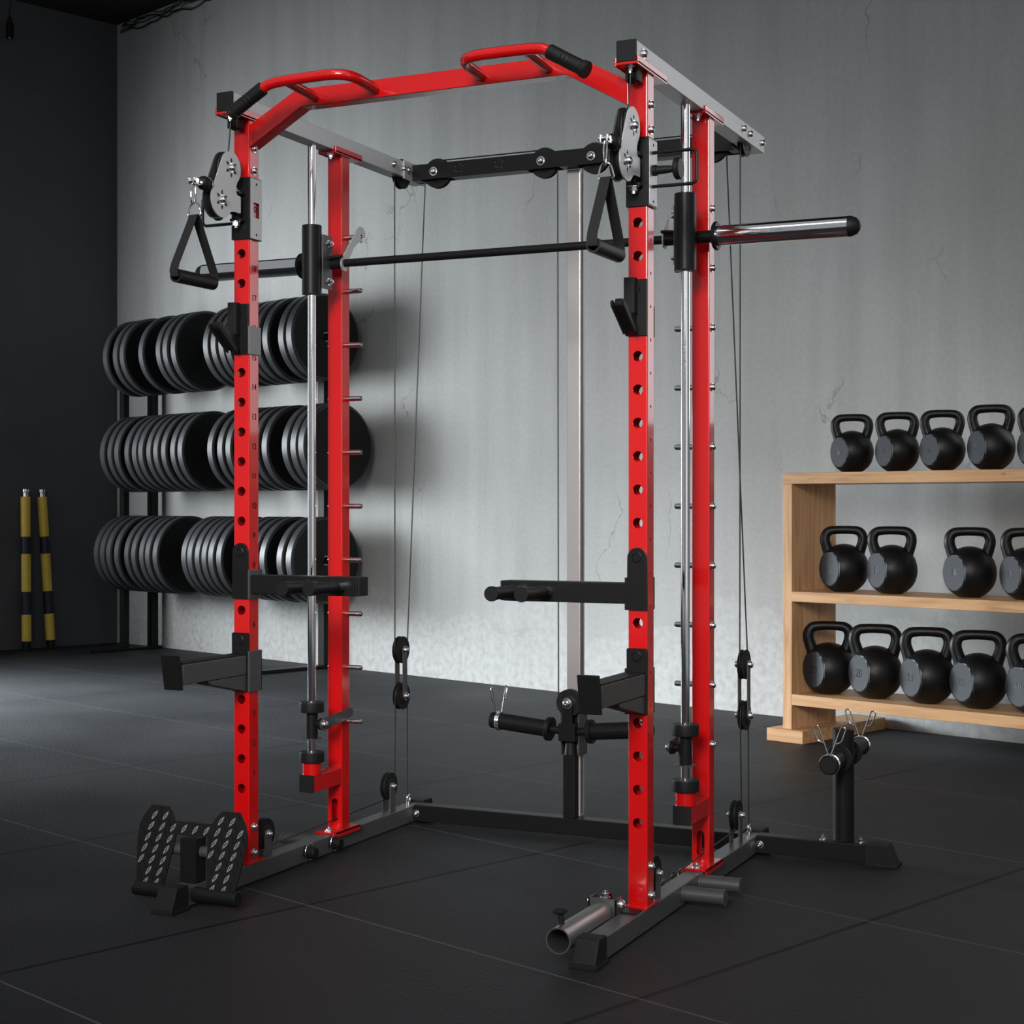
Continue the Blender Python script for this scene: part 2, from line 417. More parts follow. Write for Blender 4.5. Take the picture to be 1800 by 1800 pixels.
# ---- plate storage horn on the outrigger
hp = G().cyl((1.4325, .957, .060), (1.4325, .957, .383), .0305, n=32, caps=True, bev=.002).build('storage_post', BLACK, rack)
g = G(); g.lathe((1.4325, .775, .303), (0, 1, 0), [(0, .021), (0, .025), (.12, .025), (.12, .037), (.134, .037), (.134, .025), (.25, .025), (.25, .037), (.264, .037), (.264, .025), (.43, .025), (.43, .021)], 28)
g.build('storage_peg', BLACK, rack)
G().lathe((1.4325, .7735, .303), (0, 1, 0), [(0, .0215), (.004, .0245)], 24).build('end_cap', PLASTIC, hp)

# ---- front uprights (holed), rear uprights (with cable slot)
def hole_list(): return [(T/2, z, .0127, .019) for z in HZ]
def slot(an, a=.011, l=.024):
    ca, sa = abs(math.cos(an)), abs(math.sin(an))
    if ca*l >= sa*a: 
        r = a/max(ca, 1e-6)
        return min(r, l+a)
    # meets the half-round end
    A = 1; B = -2*sa*l; C_ = l*l-a*a
    return (-B+math.sqrt(max(B*B-4*A*C_, 0)))/2
ups = {}
for side, x0 in (('left', 0.), ('right', W)):
    g = G()
    small = [(TY/2, z+.04, .0042, .012) for z in HZ[:-1]]
    small = [q for q in small if q[1] < 1.72]
    g.square_tube(x0, x0+T, 0, TY, .062, 2.060, front=hole_list(), back=hole_list(), right=small if side == 'right' else (), left=())
    up = g.build('front_upright', RED, rack, smooth=0, recalc=False); ups[side] = up
    # flat plate between the base beam and the upright, shoe at the head
    G().box(x0-.002, x0+T+.002, -.012, TY+.03, .056, .062, .001).build('foot_plate', RED, up)
    g = G(); g.box(x0-.004, x0+T+.006, -.078, .128, 2.060, 2.067, .0015); g.box(x0+T+.001, x0+T+.006, -.078, .128, 2.058, 2.079, .0015); g.box(x0-.006, x0-.001, -.078, .128, 2.058, 2.079, .0015)
    g.build('head_plate', RED, up)
    for y, z in ((TY/2, .155), (TY/2, .085), (TY/2, 1.985), (TY/2, 1.925)):
        G().bolt((x0+T, y, z), (1, 0, 0)).build('bolt', ZINC, up)
    G().nut((x0+T/2, -.052, 2.060), (0, 0, -1)).build('bolt', ZINC, up)
    # rear upright
    g = G(); y0, y1 = BY, BY+.0455
    sl = [(T/2, .118, slot, .04)]
    g.square_tube(x0, x0+T, y0, y1, .062, 2.060, front=sl, back=sl)
    ru = g.build('rear_upright', RED, rack, smooth=0, recalc=False)
    g = G(); g.box(x0-.010, x0+T+.010, .43, .578, .056, .0625, .0012); g.box(x0+T+.005, x0+T+.010, .43, .578, .046, .0625, .0012); g.box(x0-.010, x0-.005, .43, .578, .046, .0625, .0012)
    g.build('foot_plate', RED, ru)
    g = G(); g.box(x0-.004, x0+T+.006, .44, .594, 2.060, 2.067, .0015); g.box(x0+T+.001, x0+T+.006, .44, .594, 2.058, 2.079, .0015); g.box(x0-.006, x0-.001, .44, .594, 2.058, 2.079, .0015)
    g.build('head_plate', RED, ru)
    G().nut((x0+T/2, .462, 2.060), (0, 0, -1)).build('bolt', ZINC, ru)
    for y in (.452, .555): G().nut((x0+T/2, y, .0625), (0, 0, 1), .0085, .007).build('bolt', ZINC, ru)
    inner = 1 if side == 'left' else -1
    xi = x0+T if inner > 0 else x0; xo = x0 if inner > 0 else x0+T
    for z in PZ:
        g = G(); g.lathe((xi, BY+.0225, z), (inner, 0, 0), [(0, .0075), (.05, .0075), (.054, .0065), (.056, .004)], 16)
        pn = g.build('lock_peg', CHROME, ru)
        G().bolt((xo, BY+.0225, z), (-inner, 0, 0), .0085, .009).build('bolt', ZINC, ru)
    # short arm that carries the guide rod
    xa0, xa1 = x0+.001, x0+T-.001
    ga = G(); ga.box(xa0, xa1, .330, BY, .196, .245, .003)
    arm = ga.build('rod_arm', RED, rack)
    G().box(xa0-.0005, xa1+.0005, .3265, .332, .1955, .2455, .0015).build('end_cap', PLASTIC, arm)
    xc = x0+T/2
    G().cyl((xc, .357, .245), (xc, .357, .280), .027, n=28).build('rod_socket', RED, arm)
    rod = G().cyl((xc, .357, .262), (xc, .357, 2.067), .0118, n=28).build('guide_rod', CHROME, rack)
    g = G(); g.lathe((xc, .357, .280), (0, 0, 1), [(0, .033), (0, .035), (.003, .0362), (.027, .0362), (.03, .035), (.03, .0122)], 32)
    g.build('rubber_bumper', RUBBER, rod)
# painted height numbers on the inner face of the left upright
M = Matrix(((0, 0, 1, T+.0002), (1, 0, 0, TY/2), (0, 1, 0, 0), (0, 0, 0, 1)))
text_mesh([(str(k+1), 0, HZ[k]+.041) for k in range(20)], M, .0235, .0003, 'height_numbers', INK, ups['left'])

# ---- top beams
for x0 in (0., W):
    g = G(); g.box(x0, x0+T, -.074, 1.02, 2.067, 2.117, .003)
    tb = g.build('top_beam', PALEGREY, rack)  # top beams take the paler copy to carry their reflections
    G().box(x0-.0005, x0+T+.0005, -.080, -.072, 2.0665, 2.1175, .002).build('end_cap', PLASTIC, tb)
    for y, z in ((-.028, 2.094), (.80, 2.094), (.865, 2.092), (.99, 2.092)):
        G().bolt((x0+T, y, z), (1, 0, 0), .009, .009).build('bolt', ZINC, tb)
    for y in (-.052, .30+.44):
        G().bolt((x0+T/2, y, 2.117), (0, 0, 1), .009, .006).build('bolt', ZINC, tb)
    # guide pulley let into the rear of the beam
    def wheel(c, ax, r=.042, w=.016):
        g = G(); c = V(c); a = V(ax)
        g.lathe(c-a*w/2, a, [(0, .006), (0, r), (w*.2, r), (w*.42, r*.80), (w*.58, r*.80), (w*.8, r), (w, r), (w, .006)], 36, closed=True)
        for sg in (-1, 1): g.lathe(c+a*(sg*w*.5), a*sg, [(0, r*.62), (-.0005, r*.62), (.0025, r*.5), (.0025, .006)], 30, caps=True)
        return g
    wheel((x0+T/2, .893, 2.082), (1, 0, 0), .047).build('guide_pulley', PLASTIC, tb)
    # small cable guide under the front end
    g = wheel((x0+T/2, -.028, 2.045), (1, 0, 0), .019, .012); g.box(x0+.008, x0+.014, -.042, -.012, 2.03, 2.060, .001); g.box(x0+T-.014, x0+T-.008, -.042, -.012, 2.03, 2.060, .001)
    g.build('guide_pulley', PLASTIC, tb)

# ---- rear upper crossmember: channel of two plates with four pulleys between them
g = G(); g.box(T, W, .914, .918, 2.062, 2.112, .001); g.box(T, W, .962, .966, 2.062, 2.112, .001)
PXS = (.135, .508, .6745, 1.0475)
xs = [T]+[v for p in PXS for v in (p-.055, p+.055)]+[W]
for i in range(0, len(xs), 2):
    g.box(xs[i], xs[i+1], .916, .964, 2.062, 2.066, .001); g.box(xs[i], xs[i+1], .916, .964, 2.108, 2.112, .001)
cm = g.build('rear_top_bar', BLACK, rack)
for p in PXS:
    pw = wheel((p, .94, 2.083), (0, 1, 0), .047, .018).build('guide_pulley', PLASTIC, cm)
    G().bolt((p-.004, .914, 2.086), (0, -1, 0), .0105, .009).build('bolt', ZINC, cm)
for x0, d in ((T, 1), (W, -1)):
    g = G(); g.box(min(x0, x0+d*.006), max(x0, x0+d*.006), .86, 1.0, 2.060, 2.118, .001); g.box(min(x0, x0+d*.07), max(x0, x0+d*.07), .966, .972, 2.06, 2.115, .001)
    br = g.build('corner_bracket', PALEGREY if d > 0 else BLACK, cm)
    G().bolt((x0+d*.006, .885, 2.09), (d, 0, 0), .009, .008).build('bolt', ZINC, br)
g = G()
for cx in (.22, .36):
    for dx, dz in ((-.012, .008), (.004, .014), (.014, .008), (-.004, -.008), (.010, -.010), (-.012, -.006)):
        g.lathe((cx+dx, .9142, 2.087+dz), (0, -1, 0), [(0, .0022), (.0003, .0022)], 8)
g.build('punched_marks', DKGREY, cm)

# ---- guide column for the weight carriage
gc = G().box(.5685, .6135, .966, 1.006, .060, 2.062, .004).build('guide_column', ALU, rack)
G().box(.6095, .6142, .978, .983, .07, 2.05, 0).build('guide_groove', BLACK, gc)
G().box(.5705, .6105, .931, .962, .060, .254, .003).build('bumper_post', BLACK, gc)
G().lathe((.591, .946, .254), (0, 0, 1), [(0, .019), (.004, .0195), (.038, .016), (.04, .014)], 24).build('rubber_bumper', RUBBER, gc)

# ---- pull-up bar with its two hooked grips
poly = [(T, 2.045), (.196, 2.124), (sym(.196), 2.124), (W, 2.045), (W, 1.984), (.970, 2.0765), (sym(.970), 2.0765), (T, 1.984)]
pb = G().prism(poly, 'y', .0005, TY-.0005, .003).build('pull_up_bar', RED, rack)
for sx in (-1, 1):
    X = lambda u: .59125+sx*u
    g = G()
    g.tube([(X(.1525), .006, 2.097), (X(.1525), -.045, 2.100), (X(.156), -.095, 2.104), (X(.172), -.124, 2.1065), (X(.205), -.137, 2.108), (X(.26), -.140, 2.1075), (X(.34), -.1445, 2.105), (X(.375), -.147, 2.1015), (X(.392), -.148, 2.096), (X(.412), -.1485, 2.084)], .0135, 16, smooth=5)
    g.cyl((X(.334), .004, 2.0955), (X(.334), -.142, 2.105), .0125, n=18)
    hd = g.build('grip_handle', RED, pb)
    a, b = V((X(.400), -.148, 2.092)), V((X(.497), -.151, 2.035))
    L = (b-a).length
    prof = [(0, .0145), (0, .0175), (.004, .018)]
    for k in range(3): t = L*.32+k*.011; prof += [(t, .0178), (t+.0015, .0168), (t+.004, .0168), (t+.0055, .0178)]
    prof += [(L*.86, .0178), (L*.88, .0205), (L-.002, .0215), (L, .020)]
    G().lathe(a, b-a, prof, 22).build('rubber_grip', RUBBER, hd)

# ---- base pegs, cable pulleys and eyes on both base beams
for x0, s_ in ((0., -1), (W, 1)):
    bx = x0+T if s_ > 0 else x0
    ix = x0 if s_ > 0 else x0+T
    for y in (.274, .412):
        g = G(); g.lathe((bx, y, .0345), (s_, 0, 0), [(0, .0225), (.006, .0225), (.006, .0195), (.104, .0195), (.104, .021), (.110, .021)], 24)
        pg = g.build('band_peg', DKGREY, rack)
        G().lathe((ix, y+.012, .0345), (-s_, 0, 0), [(0, .017), (.030, .017), (.034, .014)], 20).build('peg_plug', BLACK, pg)
        g = G(); g.tube([(ix-s_*.012, y+.012+.023*math.cos(a), .0365+.024*math.sin(a)) for a in [math.radians(40+28*k) for k in range(11)]], .0013, 8)
        g.build('retaining_clip', ZINC, pg)
    for cy_, cz in ((.112, .118), (.817, .137)):
        c = V((x0+T/2-.002, cy_, cz))
        w_ = wheel(c, (1, 0, 0), .042, .017).build('base_pulley', PLASTIC, rack)
        g = G()
        for dx in (-.0155, .0115): g.prism([(cy_-.0165, .056), (cy_-.0165, cz), (cy_-.011, cz+.012), (cy_+.011, cz+.012), (cy_+.0165, cz), (cy_+.0165, .056)], 'x', c.x+dx, c.x+dx+.004, .0008)
        g.build('pulley_bracket', GREY, w_)
        for sg in (1, -1): G().bolt((c.x+sg*.0155, cy_, cz), (sg, 0, 0), .0085, .009).build('bolt', ZINC, w_)
    g = G(); g.tube([(x0+T/2, .945+.0095*math.cos(a), .0775+.0095*math.sin(a)) for a in [2*PI*k/16 for k in range(16)]], .0038, 10, closed=True)
    g.cyl((x0+T/2, .945, .056), (x0+T/2, .945, .069), .007, n=12)
    g.build('cable_eye', ZINC, rack)

# ================================================================== CABLES and travelling pulley blocks
CR = .0022
def mirror(pts, s_): return [p if s_ < 0 else (sym(p[0]), p[1], p[2]) for p in pts]
def arc(cx, cy_, cz, plane, r, a0, a1, n=9):
    out = []
    for k in range(n+1):
        a = math.radians(a0+(a1-a0)*k/n)
        out.append((cx, cy_+r*math.cos(a), cz+r*math.sin(a)) if plane == 'yz' else (cx+r*math.cos(a), cy_, cz+r*math.sin(a)))
    return out
PXo = .020          # pulleys of a carriage sit this far right of the upright's left face
half = []
XC = XL-.0005
left = [(.0255, -.172, 1.858), (.0255, -.120, 1.864)] + [(.0255, -.1095, 1.890)] + arc(.0255, -.0695, 1.9165, 'yz', .0395, 180, 90, 5) + [(.0252, -.062, 1.958), (XC, -.050, 2.040), (XC, -.047, 2.09), (XC, -.040, 2.113), (XC, -.02, 2.121), (XC, .5, 2.1228)]
left += arc(XC, .893, 2.082, 'yz', .0405, 90, 180, 6)[:2]
left = left[:-2] + [(XC, .86, 2.1228)] + arc(XC, .893, 2.082, 'yz', .0405, 110, 180, 5)
blk = arc(XC+.0015, .8925, .5607, 'yz', .0405, 180, 360, 8)
left += blk
left += [(.0905, .935, 2.06)] + arc(.135, .94, 2.083, 'xz', .0415, 180, 90, 6) + arc(.508, .94, 2.083, 'xz', .0415, 90, 0, 6)
left += arc(.591, .94, .4153, 'xz', .0385, 180, 270, 6)
right = [(sym(p[0]), p[1], p[2]) for p in left]
allc = left+right[::-1][1:]
tag(G().tube(allc, CR, 8).build('steel_cable', CABLE), 'long black cable threaded along the rack top and down the middle column', 'cable')
for s_ in (-1, 1):
    low = [(XC, .9375, .080)] + arc(XC+.001, .895, .4129, 'yz', .0395, 0, 180, 10) + arc(XC-.002, .817, .137, 'yz', .0395, 0, -90, 6) + arc(XC-.002, .112, .118, 'yz', .0395, -90+4, -200, 6)
    o = G().tube(mirror(low, s_), CR, 8).build('steel_cable', CABLE)
    tag(o, 'short black cable running low along the %s base beam and through the rear upright' % ('left' if s_ < 0 else 'right'), 'cable', 'lower cables')
    x = XC+.001 if s_ < 0 else sym(XC+.001)
    b_ = thing('pulley_block', 'double pulley block hanging on the cables at the rack\'s %s rear corner' % ('left' if s_ < 0 else 'right'), 'pulley', (x, .8935, .49), 0, 'travelling pulley blocks')
    for z, y in ((.5607, .8925), (.4129, .895)):
        w_ = wheel((x, y, z), (1, 0, 0), .043, .017).build('pulley_wheel', PLASTIC, b_)
        for sg in (1, -1): G().bolt((x+sg*.0155, y, z), (sg, 0, 0), .0105, .010).build('bolt', ZINC, w_)
    for dx in (-.0155, .0120):
        g = G(); pts = []
        for a in range(0, 181, 20): pts.append((.8925+.0135*math.cos(math.radians(a)), .5607+.0135*math.sin(math.radians(a))))
        for a in range(180, 361, 20): pts.append((.895+.0135*math.cos(math.radians(a)), .4129+.0135*math.sin(math.radians(a))))
        g.prism(pts, 'x', x+dx, x+dx+.0035, .0006)
        for z in (.455, .468): g.lathe((x+dx+(.0035 if dx > 0 else 0), .8945, z), (1 if dx > 0 else -1, 0, 0), [(0, .0028), (.0003, .0028)], 8)
        g.build('side_strap', GREY, b_)

# ================================================================== SMITH BAR
sb = thing('smith_bar', 'long barbell with chrome sleeves across the rack on two black slides', 'barbell', (.59125, .41, 1.727))
BZ, BYb = 1.7265, .413
G().cyl((.02, BYb, BZ), (1.163, BYb, BZ), .0115, n=24).build('bar_shaft', BLACK, sb)
for s_ in (-1, 1):
    X = lambda x: x if s_ < 0 else sym(x)
    d = 1 if s_ < 0 else -1          # towards the rack's middle
    sl = G().lathe((X(XL), .357, 1.632), (0, 0, 1), [(0, .0125), (0, .0275), (.002, .0285), (.1985, .0285), (.2005, .0275), (.2005, .0125)], 32, closed=True).build('slide', BLACK, sb)
    g = G(); g.cyl((X(.10), BYb, BZ), (X(-.036), BYb, BZ), .0165, n=24)
    g.lathe((X(-.036), BYb, BZ), (-d, 0, 0), [(0, .0165), (0, .034), (.003, .0375), (.008, .0375), (.011, .035), (.011, .03)], 32)
    g.build('sleeve_collar', BLACK, sb)
    sv = G().cyl((X(-.046), BYb, BZ), (X(-.389), BYb, BZ), .0262, n=36).build('sleeve', CHROME, sb)
    G().lathe((X(-.389), BYb, BZ), (-d, 0, 0), [(0, .0264), (.006, .0262), (.02, .021), (.028, .012), (.031, .003)], 30).build('end_cap', RUBBER, sv)
    # back plate with bolts and spring arm
    xa, xb = sorted((X(XL+.030), X(XL+.034)))
    pl = G().box(xa, xb, .362, .415, 1.650, 1.806, .001).build('slide_plate', DKGREY, sb)
    for z in (1.672, 1.782): G().nut((X(XL+.034), .392, z), (d, 0, 0), .008, .009).build('bolt', ZINC, pl)
    G().cyl((X(XL), .380, 1.737), (X(.104), .396, 1.745), .0045, n=12).build('spring_arm', BLACK, sb)
    # flat hook that drops over a lock peg
    xa, xb = sorted((X(.098), X(.1022)))
    hy, hz = BY+.0225, PZ[9]+.004
    pts = [(BYb+.021*math.cos(math.radians(a)), BZ-.003+.021*math.sin(math.radians(a))) for a in range(140, 331, 15)]
    pts += [(BYb+.024, BZ+.014), (BYb+.052, BZ+.052), (hy-.008, hz-.019), (hy+.004, hz-.0215), (hy+.010, hz-.019), (hy+.0105, hz-.013)]
    pts += [(hy+.010*math.cos(math.radians(a)), hz-.004+.010*math.sin(math.radians(a))) for a in (-40, 0)] + [(hy+.020, hz-.004)]
    pts += [(hy+.026*math.cos(math.radians(a)), hz+.026*math.sin(math.radians(a))) for a in range(0, 141, 14)]
    G().prism(pts, 'x', xa, xb, .0008).build('lock_hook', PALEGREY, sb)

# ================================================================== ROD STOPPERS
for s_ in (-1, 1):
    X = lambda x: x if s_ < 0 else sym(x)
    d = 1 if s_ < 0 else -1
    st = thing('safety_stopper', 'black catch collar clamped low on the %s chrome guide rod' % ('left' if s_ < 0 else 'right'), 'safety stopper', (X(XL), .357, .349), 0, 'guide rod stoppers')
    c = V((X(XL), .357, 0))
    G().lathe((c.x, c.y, .424), (0, 0, 1), [(0, .0125), (0, .034), (.003, .036), (.027, .036), (.03, .034), (.03, .0125)], 32, closed=True).build('rubber_ring', RUBBER, st)
    G().lathe((c.x, c.y, .349), (0, 0, 1), [(0, .0125), (0, .0175), (.076, .0175), (.076, .0125)], 28, closed=True).build('collar_tube', BLACK, st)
    G().lathe((c.x, c.y, .347), (0, 0, 1), [(0, .0125), (0, .029), (.002, .029), (.002, .0125)], 30, closed=True).build('washer', DKGREY, st)
    G().lathe((X(XL+.015), .357, .391), (d, 0, 0), [(0, .010), (.014, .010), (.014, .017), (.022, .017)], 22).build('pivot', BLACK, st)
    xa, xb = sorted((X(XL+.0375), X(XL+.041)))
    pts = [(.357+.0185*math.cos(math.radians(a)), .391+.0185*math.sin(math.radians(a))) for a in range(110, 291, 20)]
    pts += [(.505, .3915), (.519, .397), (.525, .408), (.520, .419), (.507, .4215)]
    lv = G().prism(pts, 'x', xa, xb, .0008).build('catch_lever', DKGREY, st)
    G().bolt((X(XL+.041), .357, .391), (d, 0, 0), .0115, .010).build('bolt', ZINC, lv)

# ================================================================== PULLEY CARRIAGES on the front uprights
for s_ in (-1, 1):
    x0 = 0. if s_ < 0 else W
    nm = 'left' if s_ < 0 else 'right'
    pc = thing('pulley_carriage', 'black sliding carriage with two-lobed grey pulley plate near the top of the %s front upright' % nm, 'pulley carriage', (x0+T/2, -.003, 1.82), 0, 'cable pulley carriages')
    g = G()
    z0, z1 = 1.738, 1.904
    g.box(x0-.004, x0+T+.005, -.0055, -.0005, z0, z1, .0012)
    win = (T+.0005)
    if s_ < 0:
        for (ya, yb, za, zb) in ((-.003, .052, z0, 1.797), (-.003, .052, 1.838, z1), (-.003, .012, 1.797, 1.838), (.040, .052, 1.797, 1.838)):
            g.box(x0+T+.0006, x0+T+.005, ya, yb, za, zb, 0)
    else: g.box(x0+T+.0006, x0+T+.005, -.003, .052, z0, z1, .001)
    g.box(x0-.0045, x0-.0006, -.003, .052, z0, z1, .001)
    slv = g.build('sleeve', DKGREY if False else BLACK, pc)
    g = G()
    if s_ < 0:
        for (ya, yb, za, zb) in ((-.001, .0525, z0+.002, 1.797), (-.001, .0525, 1.838, z1-.002), (-.001, .012, 1.797, 1.838), (.040, .0525, 1.797, 1.838)):
            g.box(x0+T+.005, x0+T+.0062, ya, yb, za, zb, 0)
    else: g.box(x0+T+.005, x0+T+.0062, -.001, .0525, z0+.004, z1-.004, .0004)
    fp = g.build('face_plate', PALEGREY, slv)  # pale grey stands in for the plate's reflection
    g = G()
    for z in (1.752, 1.888): g.lathe((x0+T+.0062, .026, z), (1, 0, 0), [(0, .0035), (.0004, .0035)], 10)
    g.build('screw_hole', HOLE, slv)
    # pivot block
    g = G(); g.box(x0+.010, x0+.040, -.034, -.0055, 1.783, 1.790, .001); g.box(x0+.010, x0+.040, -.034, -.0055, 1.855, 1.862, .001); g.cyl((x0+.023, -.024, 1.782), (x0+.023, -.024, 1.864), .009, n=16)
    pv = g.build('pivot_bracket', BLACK, pc)
    G().nut((x0+.023, -.024, 1.783), (0, 0, -1), .010, .010).build('bolt', ZINC, pv); G().nut((x0+.023, -.024, 1.862), (0, 0, 1), .009, .005).build('bolt', ZINC, pv)
    # two-lobed cheek plates and pulleys
    U, Lw, R = (-.0695, 1.9165), (-.1115, 1.825), .0455
    def lobes(r):
        pts = []
        for a in range(-50, 157, 8): pts.append((U[0]+(r-.0015)*math.cos(math.radians(a)), U[1]+(r-.0015)*math.sin(math.radians(a))))
        for a in range(157, 330, 8): pts.append((Lw[0]+(r+.0015)*math.cos(math.radians(a)), Lw[1]+(r+.0015)*math.sin(math.radians(a))))
        pts += [(-.058, 1.802), (-.028, 1.802), (-.025, 1.805), (-.025, 1.845), (-.028, 1.8485), (-.040, 1.8485), (-.046, 1.856), (-.047, 1.868)]
        return pts
    for xx, m_ in ((x0+.036, PALEGREY), (x0+.010, DKGREY)):
        ck = G().prism(lobes(R), 'x', xx, xx+.004, .0007).build('cheek_plate', m_, pc)
        if xx > x0+.01:
            for (cy_, cz) in (U, Lw):
                g = G()
                for k in range(6):
                    a = math.radians(30+60*k); e = V((0, math.cos(a), math.sin(a))); t = V((0, -math.sin(a), math.cos(a)))
                    c = V((xx+.0042, cy_, cz))
                    vs = [g.bm.verts.new(c+e*.0125), g.bm.verts.new(c+e*.019+t*.0046), g.bm.verts.new(c+e*.0275), g.bm.verts.new(c+e*.019-t*.0046)]
                    g.bm.faces.new(vs)
                g.build('diamond_cutouts', HOLE, ck, recalc=False)
            for (cy_, cz) in (U, Lw): G().bolt((xx+.004, cy_, cz), (1, 0, 0), .0092, .010).build('bolt', ZINC, ck)
    for (cy_, cz) in (U, Lw):
        wheel((x0+.025, cy_, cz), (1, 0, 0), .0435, .019).build('pulley_wheel', PLASTIC, pc)
    # U shaped pull handle and spring pin
    hx = x0+T+.006 if s_ > 0 else x0-.0045
    e = hx+s_*.111
    g = G(); g.tube([(hx, .02, 1.868), (e-s_*.012, .02, 1.868), (e-s_*.004, .02, 1.865), (e, .02, 1.857), (e, .02, 1.798), (e-s_*.004, .02, 1.790), (e-s_*.012, .02, 1.787), (hx, .02, 1.787)], .0042, 10)
    g.build('pull_handle', BLACK, pc)
    g = G(); g.lathe((hx, .022, 1.826), (s_, 0, 0), [(0, .013), (.01, .013), (.012, .0105), (.042, .009), (.044, .008), (.056, .008), (.056, .023), (.059, .0265), (.068, .0265), (.071, .023)], 24)
    g.build('spring_pin', RUBBER, pc)
    if s_ < 0: G().bolt((x0+.035, .0525, 1.772), (0, 1, 0), .009, .012).build('bolt', ZINC, slv)

# ================================================================== CABLE HANDLES hanging from the carriages
for s_ in (-1, 1):
    x0 = 0. if s_ < 0 else W
    nm = 'left' if s_ < 0 else 'right'
    xx = x0+.0265
    ch = thing('strap_handle', 'black strap handle with tube grip hanging from the %s pulley carriage' % nm, 'cable handle', (xx, -.215, 1.60), 0, 'cable strap handles')
    g = G(); g.sphere((xx, -.174, 1.858), .0185, n=24); g.build('ball_stop', RUBBER, ch)
    G().lathe((xx, -.160, 1.858), (0, 1, 0), [(0, .0165), (.002, .0178), (.004, .0165)], 24).build('stop_ring', CHROME, ch)
    g = G(); g.cyl((xx, -.190, 1.8565), (xx, -.2045, 1.855), .0095, n=18, bev=.001); g.box(xx-.010, xx+.010, -.209, -.203, 1.847, 1.8625, .001)
    g.box(xx-.010, xx-.006, -.232, -.203, 1.847, 1.8625, .001); g.box(xx+.006, xx+.010, -.232, -.203, 1.847, 1.8625, .001)
    cv = g.build('clevis', CHROME, ch)
    G().cyl((xx-.014, -.222, 1.855), (xx+.014, -.222, 1.855), .006, n=14).build('clevis_pin', CHROME, cv)
    G().tube([(xx, -.2185+.0095*math.cos(a)+.003*math.sin(a), 1.826+.031*math.sin(a)) for a in [2*PI*k/20 for k in range(20)]], .0025, 8, closed=True).build('carabiner', CHROME, ch)
    g = G(); g.tube([(xx-.0175, -.2135, 1.7655), (xx-.017, -.2135, 1.780), (xx-.012, -.2135, 1.795), (xx, -.2135, 1.802), (xx+.012, -.2135, 1.795), (xx+.017, -.2135, 1.780), (xx+.0175, -.2135, 1.7655)], .0024, 8, closed=True, smooth=3)
    g.build('d_ring', CHROME, ch)
    # webbing loop: band 26 mm wide in x, folded over the ring and through the grip
    gy, gz, hl = -.2135, 1.603, .080
    g = G()
    def band(pts, th=.0024, w=.025):
        n0 = len(pts); L1, L2 = [], []
        for i in range(n0):
            p = V((0, *pts[i])); q0 = V((0, *pts[max(i-1, 0)])); q1 = V((0, *pts[min(i+1, n0-1)]))
            d = (q1-q0).normalized(); nrm = V((0, -d.z, d.y))
            L1.append(p+nrm*th/2); L2.append(p-nrm*th/2)
        xa, xb = xx-w/2, xx+w/2
        rings = []
        for a, b in zip(L1, L2): rings.append([g.bm.verts.new((xa, a.y, a.z)), g.bm.verts.new((xb, a.y, a.z)), g.bm.verts.new((xb, b.y, b.z)), g.bm.verts.new((xa, b.y, b.z))])
        g.skin(rings)
    band([(gy-hl+.012, gz-.004), (gy-hl-.004, gz-.002), (gy-hl-.008, gz+.012), (gy-hl-.002, gz+.03), (-.2235, 1.758), (-.220, 1.767), (-.2135, 1.769), (-.207, 1.767), (-.2035, 1.758), (gy+hl+.002, gz+.03), (gy+hl+.008, gz+.012), (gy+hl+.004, gz-.002), (gy+hl-.012, gz-.004)])
    g.build('strap', WEB, ch)
    g = G(); g.pipe((xx, gy-hl, gz), (xx, gy+hl, gz), .0175, .0125, 28); g.build('grip', RUBBER, ch)

# ================================================================== J-HOOKS
for s_ in (-1, 1):
    x0 = 0. if s_ < 0 else W
    nm = 'left' if s_ < 0 else 'right'
    jh = thing('j_hook', 'small black bar hook on the %s front upright below the pulley carriage' % nm, 'bar hook', (x0+T/2, -.003, 1.43), 0, 'bar hooks')
    g = G(); g.box(x0-.001, x0+T+.001, -.0065, -.0005, 1.428, 1.564, .0015)
    xs0, xs1 = (x0+T+.0006, x0+T+.0055) if s_ < 0 else (x0-.0055, x0-.0006)
    g.lathe((x0+T/2, -.0065, 1.54), (0, -1, 0), [(0, .008), (.004, .007)], 16)
    g.build('back_plate', BLACK, jh)
    g = G(); g.box(xs0, xs1, -.0065, .0525, 1.4285, 1.504, .001)
    g.box(min(x0, xs0), max(x0+T, xs1), .0476, .0525, 1.4285, 1.504, .001)
    g.build('side_plate', REFLGREY if s_ < 0 else BLACK, jh)  # left plate's lighter grey stands in for reflected light
    ck = G()
    ck.prism([(-.0065, 1.430), (-.030, 1.436), (-.107, 1.490), (-.108, 1.499), (-.103, 1.506), (-.093, 1.508), (-.045, 1.482), (-.028, 1.482), (-.0065, 1.482)], 'x', x0+.006, x0+.024, .0015)
    ck.build('cradle', BLACK, jh)
    g = G(); g.prism([(-.0065, 1.480), (-.0065, 1.5665), (-.0285, 1.5665), (-.0285, 1.480)], 'x', x0-.001, x0+.0265, .0015); g.build('liner', PLASTIC, jh)
    g = G(); g.prism([(-.030, 1.430), (-.112, 1.488), (-.116, 1.497), (-.110, 1.503), (-.028, 1.443)], 'x', x0-.002, x0+.0045, .0012); g.prism([(-.030, 1.430), (-.112, 1.488), (-.116, 1.497), (-.110, 1.503), (-.028, 1.443)], 'x', x0+.0255, x0+.032, .0012)
    g.build('lip', PLASTIC, jh)

